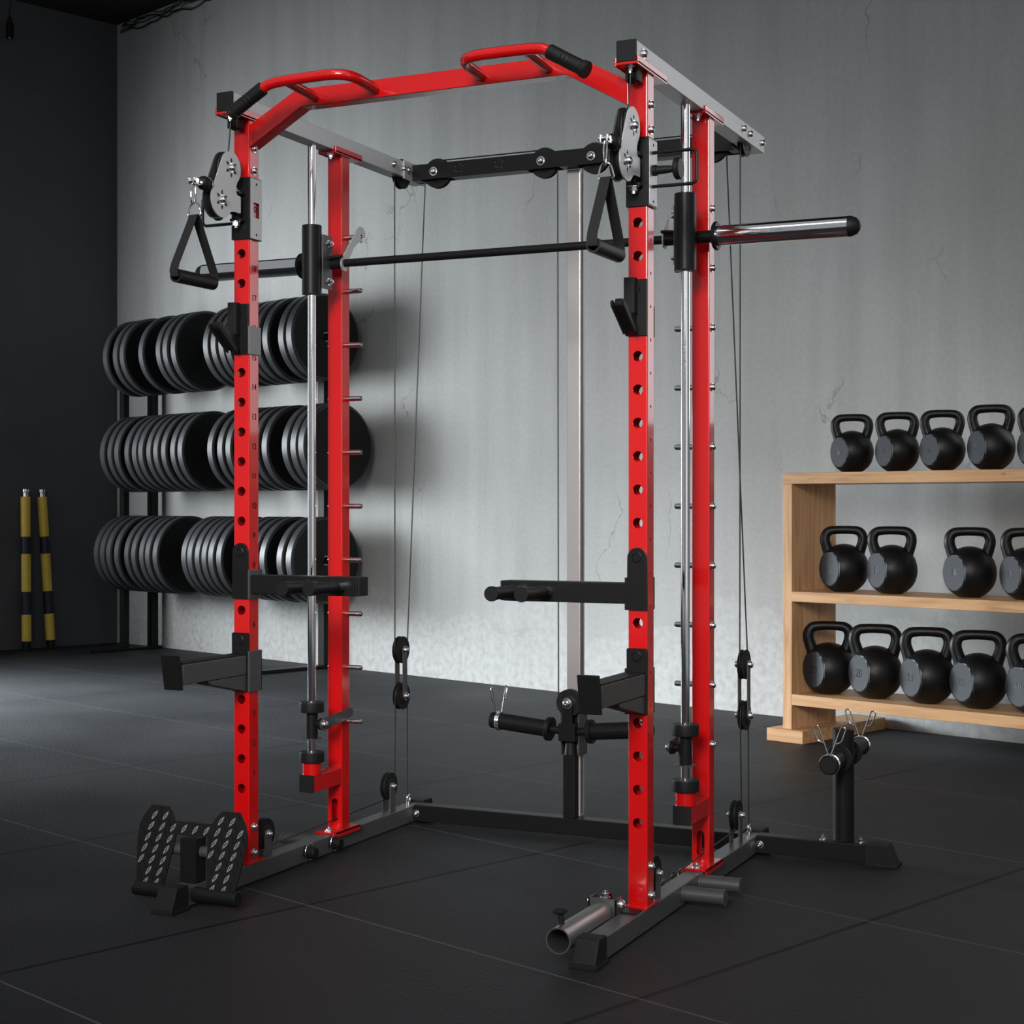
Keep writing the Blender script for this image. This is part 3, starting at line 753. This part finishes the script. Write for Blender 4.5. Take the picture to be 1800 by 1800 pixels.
# ================================================================== DIP HANDLES (arms along the rack's width)
def pin_plate(x0, z0, z1, rnd, name, par):
    g = G(); c = x0+T/2; r = .0245
    pts = [(c-r-.001, z0), (c+r+.001, z0)]
    if rnd:
        pts += [(c+r*math.cos(math.radians(a)), z1-r+r*math.sin(math.radians(a))) for a in range(0, 181, 15)]
    else: pts += [(c+r+.002, z1-.003), (c+r-.001, z1), (c-r+.001, z1), (c-r-.002, z1-.003)]
    g.prism(pts, 'y', -.0075, -.0008, .0012)
    g.build(name, BLACK, par)
    return c
for s_ in (-1, 1):
    x0 = 0. if s_ < 0 else W
    X = lambda x: x if s_ < 0 else sym(x)
    nm = 'left' if s_ < 0 else 'right'
    da = thing('dip_handle_arm', 'black horizontal arm with two ribbed dip grips on the %s front upright' % nm, 'dip handle', (x0+T/2, 0, .80), 0, 'dip handle arms')
    c = pin_plate(x0, .771, .921, True, 'back_plate', da)
    g = G(); g.lathe((c, -.0075, .898), (0, -1, 0), [(0, .0125), (.002, .0125), (.003, .0105), (.001, .009)], 22); g.build('pin_head', BLACK, da)
    xs0, xs1 = (x0+T+.0006, x0+T+.0065) if s_ < 0 else (x0-.0065, x0-.0006)
    g = G(); g.box(xs0, xs1, -.0075, .0525, .771, .849, .001); g.box(min(x0, xs0), max(x0+T, xs1), .0476, .0525, .771, .849, .001); g.build('side_plate', DKGREY if s_ < 0 else BLACK, da)  # left plate coloured lighter than the right to imitate its reflection
    a, b = sorted((X(T+.0065), X(.383)))
    ar = G().box(a, b, .0005, .0485, .785, .8355, .003).build('arm', BLACK, da)
    a, b = sorted((X(.383), X(.389)))
    G().box(a, b, .001, .048, .7855, .835, .002).build('end_cap', PLASTIC, ar)
    for u in (.2585, .337):
        G().cyl((X(u), .0005, .811), (X(u), -.035, .811), .0125, n=22).build('grip_stub', ZINC if u > .3 else DKGREY, da)
        prof = [(0, .0125), (0, .0155)]
        for k in range(3): t = .020+k*.018*.7; prof += [(t, .0155), (t+.001, .0145), (t+.003, .0145), (t+.004, .0155)]
        prof += [(.112, .0155), (.116, .0175), (.128, .0185), (.131, .0178)]
        G().lathe((X(u), -.032, .811), (0, -1, 0), prof, 24).build('rubber_grip', RUBBER, da)

# ================================================================== SPOTTER ARMS (towards the viewer)
for s_ in (-1, 1):
    x0 = 0. if s_ < 0 else W
    nm = 'left' if s_ < 0 else 'right'
    sa = thing('spotter_arm', 'dark grey safety arm jutting forward from the %s front upright' % nm, 'safety arm', (x0+T/2, 0, .58), 0, 'safety arms')
    c = pin_plate(x0, .522, .680, False, 'back_plate', sa)
    G().lathe((c, -.0075, .661), (0, -1, 0), [(0, .0125), (.002, .0125), (.003, .0105), (.001, .009)], 22).build('pin_head', BLACK, sa)
    xs0, xs1 = (x0+T+.0006, x0+T+.0065) if s_ < 0 else (x0-.0065, x0-.0006)
    g = G(); g.box(xs0, xs1, -.0075, .0525, .521, .631, .001); g.box(min(x0, xs0), max(x0+T, xs1), .0476, .0525, .521, .631, .001); g.build('side_plate', DKGREY if s_ < 0 else BLACK, sa)  # reflection on the left plate is put into its lighter grey
    G().box(x0, x0+T-.002, -.290, -.0075, .568, .6205, .003).build('arm', DKGREY, sa)
    G().box(x0+.001, x0+T-.003, -.288, -.0075, .6205, .6245, .001).build('rubber_pad', RUBBER, sa)
    g = G(); g.prism([(-.0075, .567), (-.182, .567), (-.168, .557), (-.0075, .523)], 'x', x0+.002, x0+T-.004, .0015); g.build('gusset', DKGREY, sa)
    g = G(); g.prism([(-.290, .556), (-.302, .556), (-.318, .645), (-.306, .645)], 'x', x0-.003, x0+T-.001, .0015); g.build('end_stop', BLACK, sa)

# ================================================================== WEIGHT CARRIAGE on the column
wc = thing('weight_carriage', 'black loading carriage with two sleeves on the silver guide column behind the rack', 'weight carriage', (.591, .94, .30))
G().box(.5615, .6165, .915, .962, .298, .353, .002).build('block', BLACK, wc)
g = G(); g.box(.5565, .5610, .945, 1.012, .250, .415, .001); g.box(.6145, .6190, .945, 1.012, .250, .415, .001); g.box(.5565, .6190, .9995+.0075, 1.012, .250, .415, .001)
g.build('guide_shoe', DKGREY, wc)
g = G()
for y in (.919, .957): g.prism([(.575, .353), (.575, .410), (.580, .424), (.602, .424), (.607, .410), (.607, .353)], 'y', y-.002, y+.002, .0008)
fk = g.build('pulley_fork', BLACK, wc)
w_ = wheel((.591, .939, .4153), (0, 1, 0), .0415, .019).build('pulley_wheel', PLASTIC, wc)
G().bolt((.591, .917, .4153), (0, -1, 0), .0125, .010).build('bolt', ZINC, fk)
SL = {}
for s_ in (-1, 1):
    d = V((s_*math.cos(math.radians(5)), 0, math.sin(math.radians(5))))
    p0 = V((.591+s_*.028, .94, .327))
    G().lathe(p0, d, [(0, .0125), (.034, .0125), (.034, .037), (.046, .0375), (.048, .036), (.048, .0262), (.235, .0262), (.238, .025), (.238, .020)], 30).build('loading_sleeve', BLACK, wc)
    G().lathe(p0+d*.234, d, [(0, .0245), (.006, .0235), (.007, .02)], 26).build('end_cap', PLASTIC, wc)
    SL[s_] = (p0, d)

# ---- spring collars
def collar(name_label, c, ax, up, r=.0265, grp='spring collars'):
    """wire spring collar round axis ax at c, its two grips standing towards up"""
    c, ax, up = V(c), V(ax).normalized(), V(up).normalized()
    sd = ax.cross(up).normalized()
    t = thing('spring_collar', name_label, 'spring collar', c, 0, grp)
    rr = r+.0022; pts = []
    n = 60; turns = 3.12
    a0 = -.19*PI
    for k in range(n+1):
        a = PI/2-.35+(2*PI*turns)*k/n
        pts.append(c+sd*(rr*math.cos(a))+up*(rr*math.sin(a))+ax*(-.0068+.0136*k/n))
    G().tube(pts, .0021, 8).build('coil', CHROME, t)
    for sg, root in ((1, pts[0]), (-1, pts[-1])):
        base = c+up*rr+ax*((root-c).dot(ax))+sd*(sg*.006)
        dr = (up+sd*(sg*.36)).normalized(); lat = (sd*sg-up*.36).normalized()*-1
        P = lambda a, b: base+dr*a+lat*b
        g = G()
        g.tube([P(-.008, 0), P(.03, 0), P(.078, 0), P(.084, -.003), P(.086, -.008), P(.083, -.013), P(.076, -.0145), P(.05, -.0145), P(.042, -.011), P(.034, -.002)], .0021, 8, smooth=3)
        g.build('squeeze_grip', CHROME, t)
    return t
for s_ in (-1, 1):
    p0, d = SL[s_]
    collar('chrome spring collar on the %s sleeve of the weight carriage' % ('left' if s_ < 0 else 'right'), p0+d*.213, d, (0, 0, 1))
collar('chrome spring collar on the near end of the storage peg at right', (1.4325, .790, .303), (0, 1, 0), (0, 0, 1), .0252)
collar('chrome spring collar on the far end of the storage peg at right', (1.4325, 1.18, .303), (0, 1, 0), (0, 0, 1), .0252)

# ================================================================== FOOT PLATE at the left front foot
fpt = thing('foot_plate_attachment', 'black tread foot plate on the end of the left base beam', 'foot plate', (.0245, -.22, 0))
CAM = V((2.48543, -3.61003, 1.022))
yt = lambda z: -.262+.235*z
prof = [(-.070, .252), (-.017, .252), (-.006, .2365), (-.0005, .2140), (.0495, .2140), (.0550, .2365), (.066, .252), (.119, .252), (.148, .222), (.158, .198), (.156, .165), (.139, .113), (.118, .040), (.074, .040), (.077, .1825), (-.028, .1825), (-.032, .165), (-.074, .040), (-.130, .040), (-.128, .113), (-.122, .152), (-.105, .2165)]
def mirr(q): return (2*.0245-q[0], q[1])
half_o = [(.1925, .040), (.1905, .110), (.178, .155), (.160, .215), (.133, .2495), (.079, .2495), (.069, .2355), (.062, .2130)]
half_o = [(.0245+a, b) for a, b in ((.150, .040), (.161, .105), (.1675, .150), (.168, .188), (.158, .214), (.137, .241), (.084, .241), (.069, .227), (.056, .2065))]
half_i = [(.0245+.0485, .1735), (.0245+.067, .041)]
prof = half_o+[mirr(q) for q in reversed(half_o)]+[mirr(q) for q in reversed(half_i)]+list(half_i)
M4 = Matrix(((1, 0, 0, 0), (0, 1, .235, -.262), (0, 0, 1, 0), (0, 0, 0, 1)))
g = G()
b = bmesh.new()
A = [b.verts.new((p[0], -.002, p[1])) for p in prof]; B = [b.verts.new((p[0], .002, p[1])) for p in prof]
b.faces.new(A); b.faces.new(B[::-1])
for i in range(len(prof)): b.faces.new((A[i], B[i], B[(i+1) % len(prof)], A[(i+1) % len(prof)]))
bmesh.ops.recalc_face_normals(b, faces=b.faces); bmesh.ops.triangulate(b, faces=[f for f in b.faces if len(f.verts) > 4])
g.merge(b, M4)
# raised tread lozenges in two diagonal directions
def inside(x, z):
    c_ = False; n = len(prof); j = n-1
    for i in range(n):
        (xi, zi), (xj, zj) = prof[i], prof[j]
        if (zi > z) != (zj > z) and x < (xj-xi)*(z-zi)/(zj-zi)+xi: c_ = not c_
        j = i
    return c_
TBAR = mat('worn_bright_tread_edge', (.42, .42, .43), .35, metal=.5, noise=.1)
def loz(gg, x, z, an, l=.0125, w=.0038, h=.0022, bright=False):
    e = V((math.cos(an), 0, math.sin(an))); t = V((-math.sin(an), 0, math.cos(an)))
    if not all(inside((V((x, 0, z))+e*(k*l*.9)).x, (V((x, 0, z))+e*(k*l*.9)).z) for k in (-1, 0, 1)): return
    pts = [(-1, 0), (-.6, .6), (0, 1), (.6, .6), (1, 0), (.6, -.6), (0, -1), (-.6, -.6)]
    def ringp(bb, a, b_, y): return [bb.verts.new(V((x, -.002-y, z))+e*(l*a*p)+t*(w*b_*q)) for p, q in pts]
    bb = bmesh.new(); r0, r1, r2 = ringp(bb, 1, 1, 0), ringp(bb, .9, .8, h), ringp(bb, .62, .36, h*.95)
    gg.mi = 1 if bright else 0
    for A_, B_ in ((r0, r1), (r1, r2)):
        for i in range(8): bb.faces.new((A_[i], A_[(i+1) % 8], B_[(i+1) % 8], B_[i]))
    gg.merge(bb, M4)
    bb = bmesh.new(); bb.faces.new(ringp(bb, .62, .36, h*.95)); gg.mi = 0; gg.merge(bb, M4)
for r_ in range(9):
    for c_ in range(-2, 12):
        x = -.135+c_*.0345+(r_*.006)-.0; z = .052+r_*.0275
        loz(g, x, z, math.radians(56), .0145, .0050, bright=True)
        loz(g, x+.017, z+.0137, math.radians(-58))
tread = g.build('tread_plate', [TREAD, TBAR], fpt, smooth=20)
G().box(0, T, -.240, -.195, .0565, .170, .002).build('post', BLACK, fpt)
G().cyl((-.048, -.212, .134), (.097, -.212, .134), .0145, n=22).build('upper_rod', DKGREY, fpt)
G().lathe((-.136, -.248, .033), (1, 0, 0), [(0, .017), (.003, .0195), (.131, .0195)], 24).build('lower_rod', BLACK, fpt)
G().lathe((T+.005, -.248, .033), (1, 0, 0), [(0, .0195), (.127, .0195), (.130, .017)], 24).build('lower_rod', BLACK, fpt)

# ================================================================== LANDMINE at the right front foot
lm = thing('landmine_attachment', 'open steel landmine tube with a T-knob beside the right front foot', 'landmine', (1.095, -.2, 0))
a, b = V((1.1015, -.355, .0595)), V((1.1015, -.092, .0585))
g = G(); g.pipe(a, b, .0295, .0265, 36); g.build('bar_tube', TUBE, lm)
G().lathe(b-V((0, .012, 0)), (0, 1, 0), [(0, .026), (.010, .026)], 30).build('inner_plug', BLACK, lm)
g = G(); g.box(1.066, 1.137, -.090, -.084, .030, .094, .001); g.box(1.066, 1.071, -.090, -.045, .030, .094, .001); g.box(1.132, 1.137, -.090, -.045, .030, .094, .001)
yk = g.build('yoke', DKGREY, lm)
G().bolt((1.137, -.062, .078), (1, 0, 0), .011, .010).build('bolt', ZINC, yk); G().bolt((1.066, -.062, .078), (-1, 0, 0), .011, .010).build('bolt', ZINC, yk)
g = G(); g.box(1.076, 1.127, -.076, -.030, .0562, .062, .001); g.box(1.076, 1.176, -.062, -.020, .0562, .0605, .001); g.prism([(-.075, .058), (-.075, .080), (-.055, .098), (-.040, .098), (-.030, .080), (-.030, .058)], 'x', 1.098, 1.106, .001)
bp_ = g.build('base_bracket', BLACK, lm)
G().nut((1.102, -.070, .092), (0, 0, 1), .009, .009).build('bolt', ZINC, bp_); G().nut((1.128, -.090, .040), (0, -1, 0), .007, .006).build('bolt', ZINC, bp_)
g = G(); g.cyl((1.095, -.318, .086), (1.092, -.318, .112), .0065, n=14); g.lathe((1.092, -.318, .108), (-.1, 0, 1), [(0, .006), (.002, .010), (.006, .0165), (.010, .017), (.014, .013), (.016, .006)], 18)
g.build('t_knob', PLASTIC, lm)

# ================================================================== THE ROOM (its axes are turned against the rack's)
RA = math.radians(-19.936); RO = V((-5.1779, 6.0086, 0))
RM = Matrix.Translation(RO) @ Matrix.Rotation(RA, 4, 'Z')
def room_obj(g, name, m, label=None, cat=None, smooth=0):
    o = g.build(name, m, None, smooth=smooth)
    o.location = RO; o.rotation_euler = (0, 0, RA)
    return o
CH = 4.606
structure(room_obj(G().box(-.3, 13, -12, .25, -.08, 0, 0), 'floor', FLOOR), 'black rubber tiled gym floor', 'floor')
g = G()
for (xa, xb, za, zb) in ((-.3, 7.65, 0, CH+.2), (9.85, 13, 0, CH+.2), (7.65, 9.85, 0, 1.35), (7.65, 9.85, 3.65, CH+.2)): g.box(xa, xb, 0, .25, za, zb, 0)
structure(room_obj(g, 'wall_back', WALL), 'weathered grey plaster back wall', 'wall')
g = G()
for x in (7.65, 8.75, 9.85): g.box(x-.03, x+.03, .03, .09, 1.35, 3.65, .003)
for z in (1.35, 3.65): g.box(7.65, 9.85, .03, .09, z-.03, z+.03, .003)
structure(room_obj(g, 'added_window', DARKWALL), 'made-up window in the back wall beyond the kettlebell shelf, added for reflections', 'window')  # invented opening out of view, added to put sheen on right-hand faces
g = G()
WY0, WY1, WZ0, WZ1 = -6.6, -2.0, .25, 3.3
for (ya, yb, za, zb) in ((-12, WY0, 0, CH+.2), (WY1, 0, 0, CH+.2), (WY0, WY1, 0, WZ0), (WY0, WY1, WZ1, CH+.2)): g.box(-.3, 0, ya, yb, za, zb, 0)
structure(room_obj(g, 'wall_left', DARKWALL), 'dark charcoal side wall at left', 'wall')
structure(room_obj(G().box(-.3, 13, -3.3, .25, CH, CH+.2, 0), 'ceiling', CEIL), 'black ceiling', 'ceiling')
g = G()
for y in [WY0+(WY1-WY0)*k/4 for k in range(5)]: g.box(-.20, -.14, y-.03, y+.03, WZ0, WZ1, .003)
for z in (WZ0, WZ1): g.box(-.20, -.14, WY0, WY1, z-.03, z+.03, .003)
structure(room_obj(g, 'window_1', DARKWALL), 'dark framed window in the left wall', 'window')

# ---- kettlebell shelf
def room_thing(name, label, cat, x, y, z=0., rz=0., group=None):
    p = RM @ V((x, y, z)); return thing(name, label, cat, p, RA+rz, group)
def room_part(g, name, m, par, smooth=35):
    bmesh.ops.transform(g.bm, matrix=RM, verts=g.bm.verts)
    return g.build(name, m, par, smooth)
sh = room_thing('kettlebell_shelf', 'three tier oak shelf unit against the back wall at right', 'shelf', 7.6, -.5)
SX0, SX1, SY0, SY1 = 6.443, 8.70, -.661, -.32
for (x0, x1) in ((SX0, SX0+.047), (SX1-.047, SX1)):
    room_part(G().box(x0, x1, SY0, SY1, .055, 1.115, .002), 'side_panel', WOODV, sh)
    room_part(G().box(x0-.065, x1+.075, SY0-.028, SY1+.29, 0, .055, .003), 'foot_rail', WOOD, sh)
room_part(G().box(SX0, SX1, SY0-.003, SY1+.012, 1.115, 1.163, .002), 'shelf_board', WOOD, sh)
room_part(G().box(SX0+.047, SX1-.047, SY0-.001, SY1, .607, .651, .002), 'shelf_board', WOOD, sh)
room_part(G().box(SX0+.047, SX1-.047, SY0-.001, SY1, .160, .207, .002), 'shelf_board', WOOD, sh)

# ---- kettlebells
def make_kettlebell(R, h, hw):
    k = bpy.data.objects.new('kettlebell', None); COL.objects.link(k); k.empty_display_size = .05
    cz = R*.93
    b = bmesh.new(); bmesh.ops.create_uvsphere(b, u_segments=40, v_segments=26, radius=R)
    nf = V((-.79, -.61, 0)).normalized()
    lim = R*.73
    for v in b.verts:
        for nn in (nf, -nf):
            q = v.co.dot(nn)
            if q > lim: v.co -= nn*(q-lim)
        if v.co.z < -cz: v.co.z = -cz
        # soft faceting of the cast body
        v.co.z *= 1.0 if v.co.z > 0 else 1.0
    for v in b.verts: v.co.z += cz
    g = G(); g.merge(b)
    body = g.build('body', KETTLE, k, smooth=24)
    # vinyl discs with raised edge on the flat cheeks
    g = G(); c = V((0, 0, cz))
    rd = math.sqrt(R*R-lim*lim)*.97
    for nn in (nf, -nf): g.lathe(c+nn*(lim-.0005), nn, [(0, rd), (.0012, rd*.985), (.0016, rd*.94), (.0010, rd*.90), (.0010, .001)], 30)
    dk = g.build('weight_disc', KFACE, k)
    # handle
    s = h/.252; g = G()
    half = [(.049, .120), (.057, .150), (.0655, .174), (.0705, .197), (.0665, .218), (.0525, .2312), (.028, .2348), (0, .2355)]
    rr = [.026, .0215, .0200, .0195, .0187, .0172, .0160, .0156]
    pts = [(-x*s, 0, z*s) for x, z in half]+[(x*s, 0, z*s) for x, z in half[-2::-1]]
    rad = [r*s for r in rr]+[r*s for r in rr[-2::-1]]
    g.tube(pts, rad, 18, smooth=5)
    g.build('handle', KETTLE, k)
    return k, nf, lim, cz
KB = [  # room x, tier top z, R, h, half handle width, number, label
 ('top', [(6.705, 6), (6.925, 6), (7.135, 6), (7.352, 8), (7.565, 8)], 1.163),
 ('middle', [(6.665, 12), (6.900, 16), (7.258, 16), (7.505, 16)], .651),
 ('bottom', [(6.590, 20), (6.820, 20), (7.066, 24), (7.296, 28), (7.540, 32)], .207)]
dims = {'top': (.093, .252, .084), 'middle': (.107, .285, .096), 'bottom': (.115, .315, .104)}
places = {'top': ['nearest the shelf\'s left end', 'second from the left end', 'third from the left end', 'fourth from the left end', 'cut by the right edge of the photo'],
          'middle': ['nearest the left side panel', 'second from the left side panel', 'right of the gap', 'cut by the right edge of the photo'],
          'bottom': ['nearest the left side panel', 'second from the left side panel', 'in the middle, third from the left', 'fourth from the left side panel', 'cut by the right edge of the photo']}
sizes = {'top': 'small', 'middle': 'medium', 'bottom': 'large'}
for tier, lst, z in KB:
    R, h, hw = dims[tier]
    proto, nf, lim, cz = make_kettlebell(R, h, hw)
    for i, (x, num) in enumerate(lst):
        k = proto if i == 0 else copy_tree(proto)
        p = RM @ V((x, SY0+.135, z))
        k.location = p
        d = V((CAM.x-p.x, CAM.y-p.y)); k.rotation_euler = (0, 0, math.atan2(d.y, d.x)+PI/2+random.uniform(-.06, .06))
        if tier == 'top' and i == 3: k.scale = (1.03, 1.03, 1.05)
        k['label'] = '%s black kettlebell on the %s shelf, %s' % (sizes[tier], tier, places[tier][i]); k['category'] = 'kettlebell'; k['group'] = 'kettlebells on the %s shelf' % tier
        # raised number on the cheek disc
        u = V((-nf.y, nf.x, 0)); u = V((.61, -.79, 0)).normalized()
        Mt = Matrix(((u.x, 0, nf.x, nf.x*(lim+.0008)), (u.y, 0, nf.y, nf.y*(lim+.0008)), (0, 1, 0, cz), (0, 0, 0, 1)))
        t = text_mesh([(str(num), 0, 0)], Mt, R*.42, .0006, 'number', KETTLE, None)
        t.parent = k

# ---- weight plate rack and its plates
PY = -.36
TIERS = {'top': (2.035, [0.825, 0.942, 1.041, 1.264, 1.472, 1.559, 1.638, 2.01, 2.096, 2.172, 2.25, 2.373, 2.463, 2.543, 2.623, 2.784, 2.864]),
         'middle': (1.375, [0.786, 0.877, 0.971, 1.09, 1.183, 1.268, 1.355, 1.444, 1.537, 1.632, 1.728, 2.053, 2.156, 2.257, 2.348, 2.446, 2.535, 2.615, 2.826, 2.903, 2.975]),
         'bottom': (.690, [0.702, 0.776, 0.87, 0.957, 1.092, 1.183, 1.266, 1.349, 1.437, 1.76, 1.837, 1.914, 1.991, 2.068, 2.145, 2.353, 2.43, 2.512, 2.604, 2.774, 2.857])}
prk = room_thing('plate_rack', 'black steel rack on the back wall carrying three rows of weight plates', 'plate rack', 1.7, -.2)
for x in (.615, 2.565):
    room_part(G().box(x-.03, x+.03, -.115, -.06, .02, 2.12, .003), 'post', BLACK, prk)
    room_part(G().box(x-.035, x+.035, -.62, -.03, 0, .02, .003), 'foot', BLACK, prk)
room_part(G().box(.575, .625, -.335, -.285, .02, 2.06, .003), 'post', BLACK, prk)
for tier, (z, xs) in TIERS.items():
    room_part(G().cyl((.55, PY, z), (xs[-1]+.12, PY, z), .0235, n=20), 'rail', BLACK, prk)
    for x in (.615, 2.565):
        room_part(G().box(x-.02, x+.02, PY, -.09, z-.018, z+.018, .002), 'rail_arm', BLACK, prk)
ORD = ['first', 'second', 'third', 'fourth', 'fifth', 'sixth', 'seventh', 'eighth', 'ninth', 'tenth', 'eleventh', 'twelfth', 'thirteenth', 'fourteenth', 'fifteenth', 'sixteenth', 'seventeenth', 'eighteenth', 'nineteenth', 'twentieth', 'twenty-first']
pl0 = None
PR = .262
for tier, (z, xs) in TIERS.items():
    for i, x in enumerate(xs):
        gap = (xs[i+1]-x) if i+1 < len(xs) else .08
        th = .066
        if pl0 is None:
            pl0 = bpy.data.objects.new('weight_plate', None); COL.objects.link(pl0); pl0.empty_display_size = .05
            g = G(); n = 72
            g.lathe((0, 0, 0), (1, 0, 0), [(.001, PR-.016), (.003, PR-.006), (.009, PR), (.057, PR), (.063, PR-.006), (.065, PR-.016)], n, caps=False)
            g.build('rim', PLATE, pl0, smooth=40)
            g = G(); g.lathe((0, 0, 0), (1, 0, 0), [(.001, PR-.0155), (.004, PR-.05), (.012, PR-.075), (.012, .07), (.003, .06), (.003, .026), (.062, .026), (.062, .06), (.054, .07), (.054, PR-.075), (.062, PR-.05), (.065, PR-.0155)], n, caps=False)
            g.build('face', PLSHADE, pl0, smooth=40)
            g = G(); g.pipe((.0015, 0, 0), (.0645, 0, 0), .0285, .0245, 32); g.build('hub_ring', ZINC, pl0)
            p = pl0
        else: p = copy_tree(pl0)
        p.location = RM @ V((x, PY+.004*math.sin(i*2.3), z+.0008))
        p.rotation_euler = (random.uniform(0, 0), 0, RA+random.uniform(-.012, .012))
        p['label'] = 'black rubber weight plate on the rack\'s %s row, %s from the left' % (tier, ORD[i] if i+1 < len(xs) else 'last and rightmost, '+ORD[i])
        p['category'] = 'weight plate'; p['group'] = 'weight plates on the %s row' % tier

# ---- two striped poles leaning on the dark wall
for i, (y, lean) in enumerate(((-.79, .02), (-.60, -.045))):
    base = V((.10, y, 0)); top = V((.045, y+lean, 1.15))
    sp = room_thing('striped_pole', 'yellow and black banded padded pole against the dark wall, the %s of the pair' % ('left one' if i == 0 else 'right one'), 'pole', .08, y, 0, 0, 'striped padded poles')
    d = top-base; Ln = d.length; dn = d.normalized()
    seg = [(.06, .25, YEL), (.25, .41, NAVY), (.41, .68, YEL), (.68, .80, NAVY), (.80, 1.085, YEL)]
    for a, bb, m_ in seg:
        room_part(G().cyl(base+dn*a, base+dn*bb, .0335 if m_ is YEL else .0345, n=22, bev=.003), 'yellow_sleeve' if m_ is YEL else 'dark_band', m_, sp)
    room_part(G().cyl(base, base+dn*.062, .03, n=18), 'foot_cap', RUBBER, sp)
    room_part(G().lathe(base+dn*1.083, dn, [(0, .02), (.03, .02), (.035, .026), (.055, .026), (.06, .02)], 20), 'chrome_tip', CHROME, sp)
# thin cord hanging between the poles
g = G(); g.tube([(.012, -.70, 1.0), (.014, -.695, .7), (.012, -.69, .35), (.013, -.685, .05)], .003, 6, smooth=4)
bmesh.ops.transform(g.bm, matrix=RM, verts=g.bm.verts)
tag(g.build('cord', CABLE), 'thin dark cord hanging on the wall between the two striped poles', 'cord')
# ---- black fitting hanging from the ceiling in the top left corner
hf = room_thing('hanging_fitting', 'small black fitting dangling on a cord from the ceiling at far left', 'fitting', .12, -.93, 4.25)
room_part(G().tube([(.12, -.93, CH), (.118, -.922, 4.52), (.122, -.935, 4.47), (.12, -.93, 4.44)], .004, 6, smooth=3), 'cord', CABLE, hf)
g = G(); g.lathe((.12, -.93, 4.44), (0, 0, -1), [(0, .008), (.02, .02), (.04, .018), (.045, .028), (.15, .026), (.155, .012)], 16)
room_part(g, 'body', RUBBER, hf)
room_part(G().sphere((.135, -.94, 4.29), .008, n=10), 'bead', ZINC, hf)
# ---- thin dark strands standing in for cracks in the corner of wall and ceiling
cb = room_thing('corner_crack', 'dark cracked line along the corner of ceiling and back wall, built from thin strands', 'crack', 1.0, -.05, 4.5)
for k in range(4):
    pts = []
    for j in range(16):
        x = .10+j*.075
        pts.append((x, -.016-.02*random.random(), CH-.02-.022*k+random.uniform(-.02, .016)))
    room_part(G().tube(pts, .0035+.002*(k % 2), 6, smooth=3), 'cable', CABLE, cb)  # each strand stands in for part of the crack line

# ================================================================== LIGHT
def area(name, loc, target, sx, sy, power, col=(1, 1, 1), spread=180):
    l = bpy.data.lights.new(name, 'AREA'); l.shape = 'RECTANGLE'; l.size = sx; l.size_y = sy; l.energy = power; l.color = col; l.spread = math.radians(spread)
    o = bpy.data.objects.new(name, l); COL.objects.link(o); o.location = loc
    o.rotation_euler = (V(target)-V(loc)).to_track_quat('-Z', 'Y').to_euler(); return o
wl = RM @ V((-.30, -4.6, 1.5)); wt = RM @ V((3.2, -.95, .0))
area('window_daylight', wl, wt, 4.4, 2.2, 68, (.88, .95, 1.), 76)
wl = RM @ V((-.20, -3.3, 2.0)); wt = RM @ V((1.6, -.05, 1.85))
area('added_wall_fill', wl, wt, 2.2, 2.2, 48, (.90, .96, 1.), 80)  # extra light at the left window, added to lift the wall near the corner
wl = RM @ V((-.22, -3.3, 1.1)); wt = RM @ V((2.9, -2.3, 0))
area('added_floor_fill', wl, wt, 1.8, 1.3, 90, (.84, .93, 1.), 46)  # extra narrow light at the left window, added to brighten the left floor
area('added_front_fill', (1.9, -5.6, 3.1), (.5, .3, 1.0), 2.0, 1.6, 22.5, (1., .97, .92), 36)  # added light behind the camera to brighten the red front faces
area('added_side_strip', (5.2, -2.4, 1.9), (.9, .3, 1.2), .9, 3.0, 4, (1., 1., 1.), 100)  # invented strip without a fixture, added for reflections in the chrome rods
wl = RM @ V((8.75, .10, 2.5)); wt = RM @ V((8.75, -3, 2.5))
area('added_rear_sheen', wl, wt, 2.1, 2.2, 24, (.97, .98, 1.), 180)  # source in the invented back opening, added for sheen on side faces
area('added_overhead_strip', (1.6, -2.2, 4.5), (1.6, -2.2, 0), 3.4, 1.3, 26, (1., .99, .97), 180)  # unseen overhead light added to draw highlight lines on horizontal chrome
w = bpy.data.worlds.new('World'); sc.world = w; w.use_nodes = True
bg = w.node_tree.nodes['Background']; bg.inputs['Color'].default_value = (.9, .95, 1., 1); bg.inputs['Strength'].default_value = .3

# ================================================================== CAMERA
cam = bpy.data.cameras.new('camera'); co = bpy.data.objects.new('camera', cam); COL.objects.link(co)
cam.sensor_width = 36; cam.lens = 56.247
cam.shift_y = -11.44/1800
cam.clip_start = .05
co.location = CAM; co.rotation_euler = (PI/2, 0, math.radians(24.683))
sc.camera = co
sc.view_settings.view_transform = 'Standard'; sc.view_settings.look = 'None'; sc.view_settings.gamma = 1
sc.view_settings.exposure = 0.
try: sc.view_settings.use_curve_mapping = False
except Exception: pass
sc.cycles.max_bounces = 6
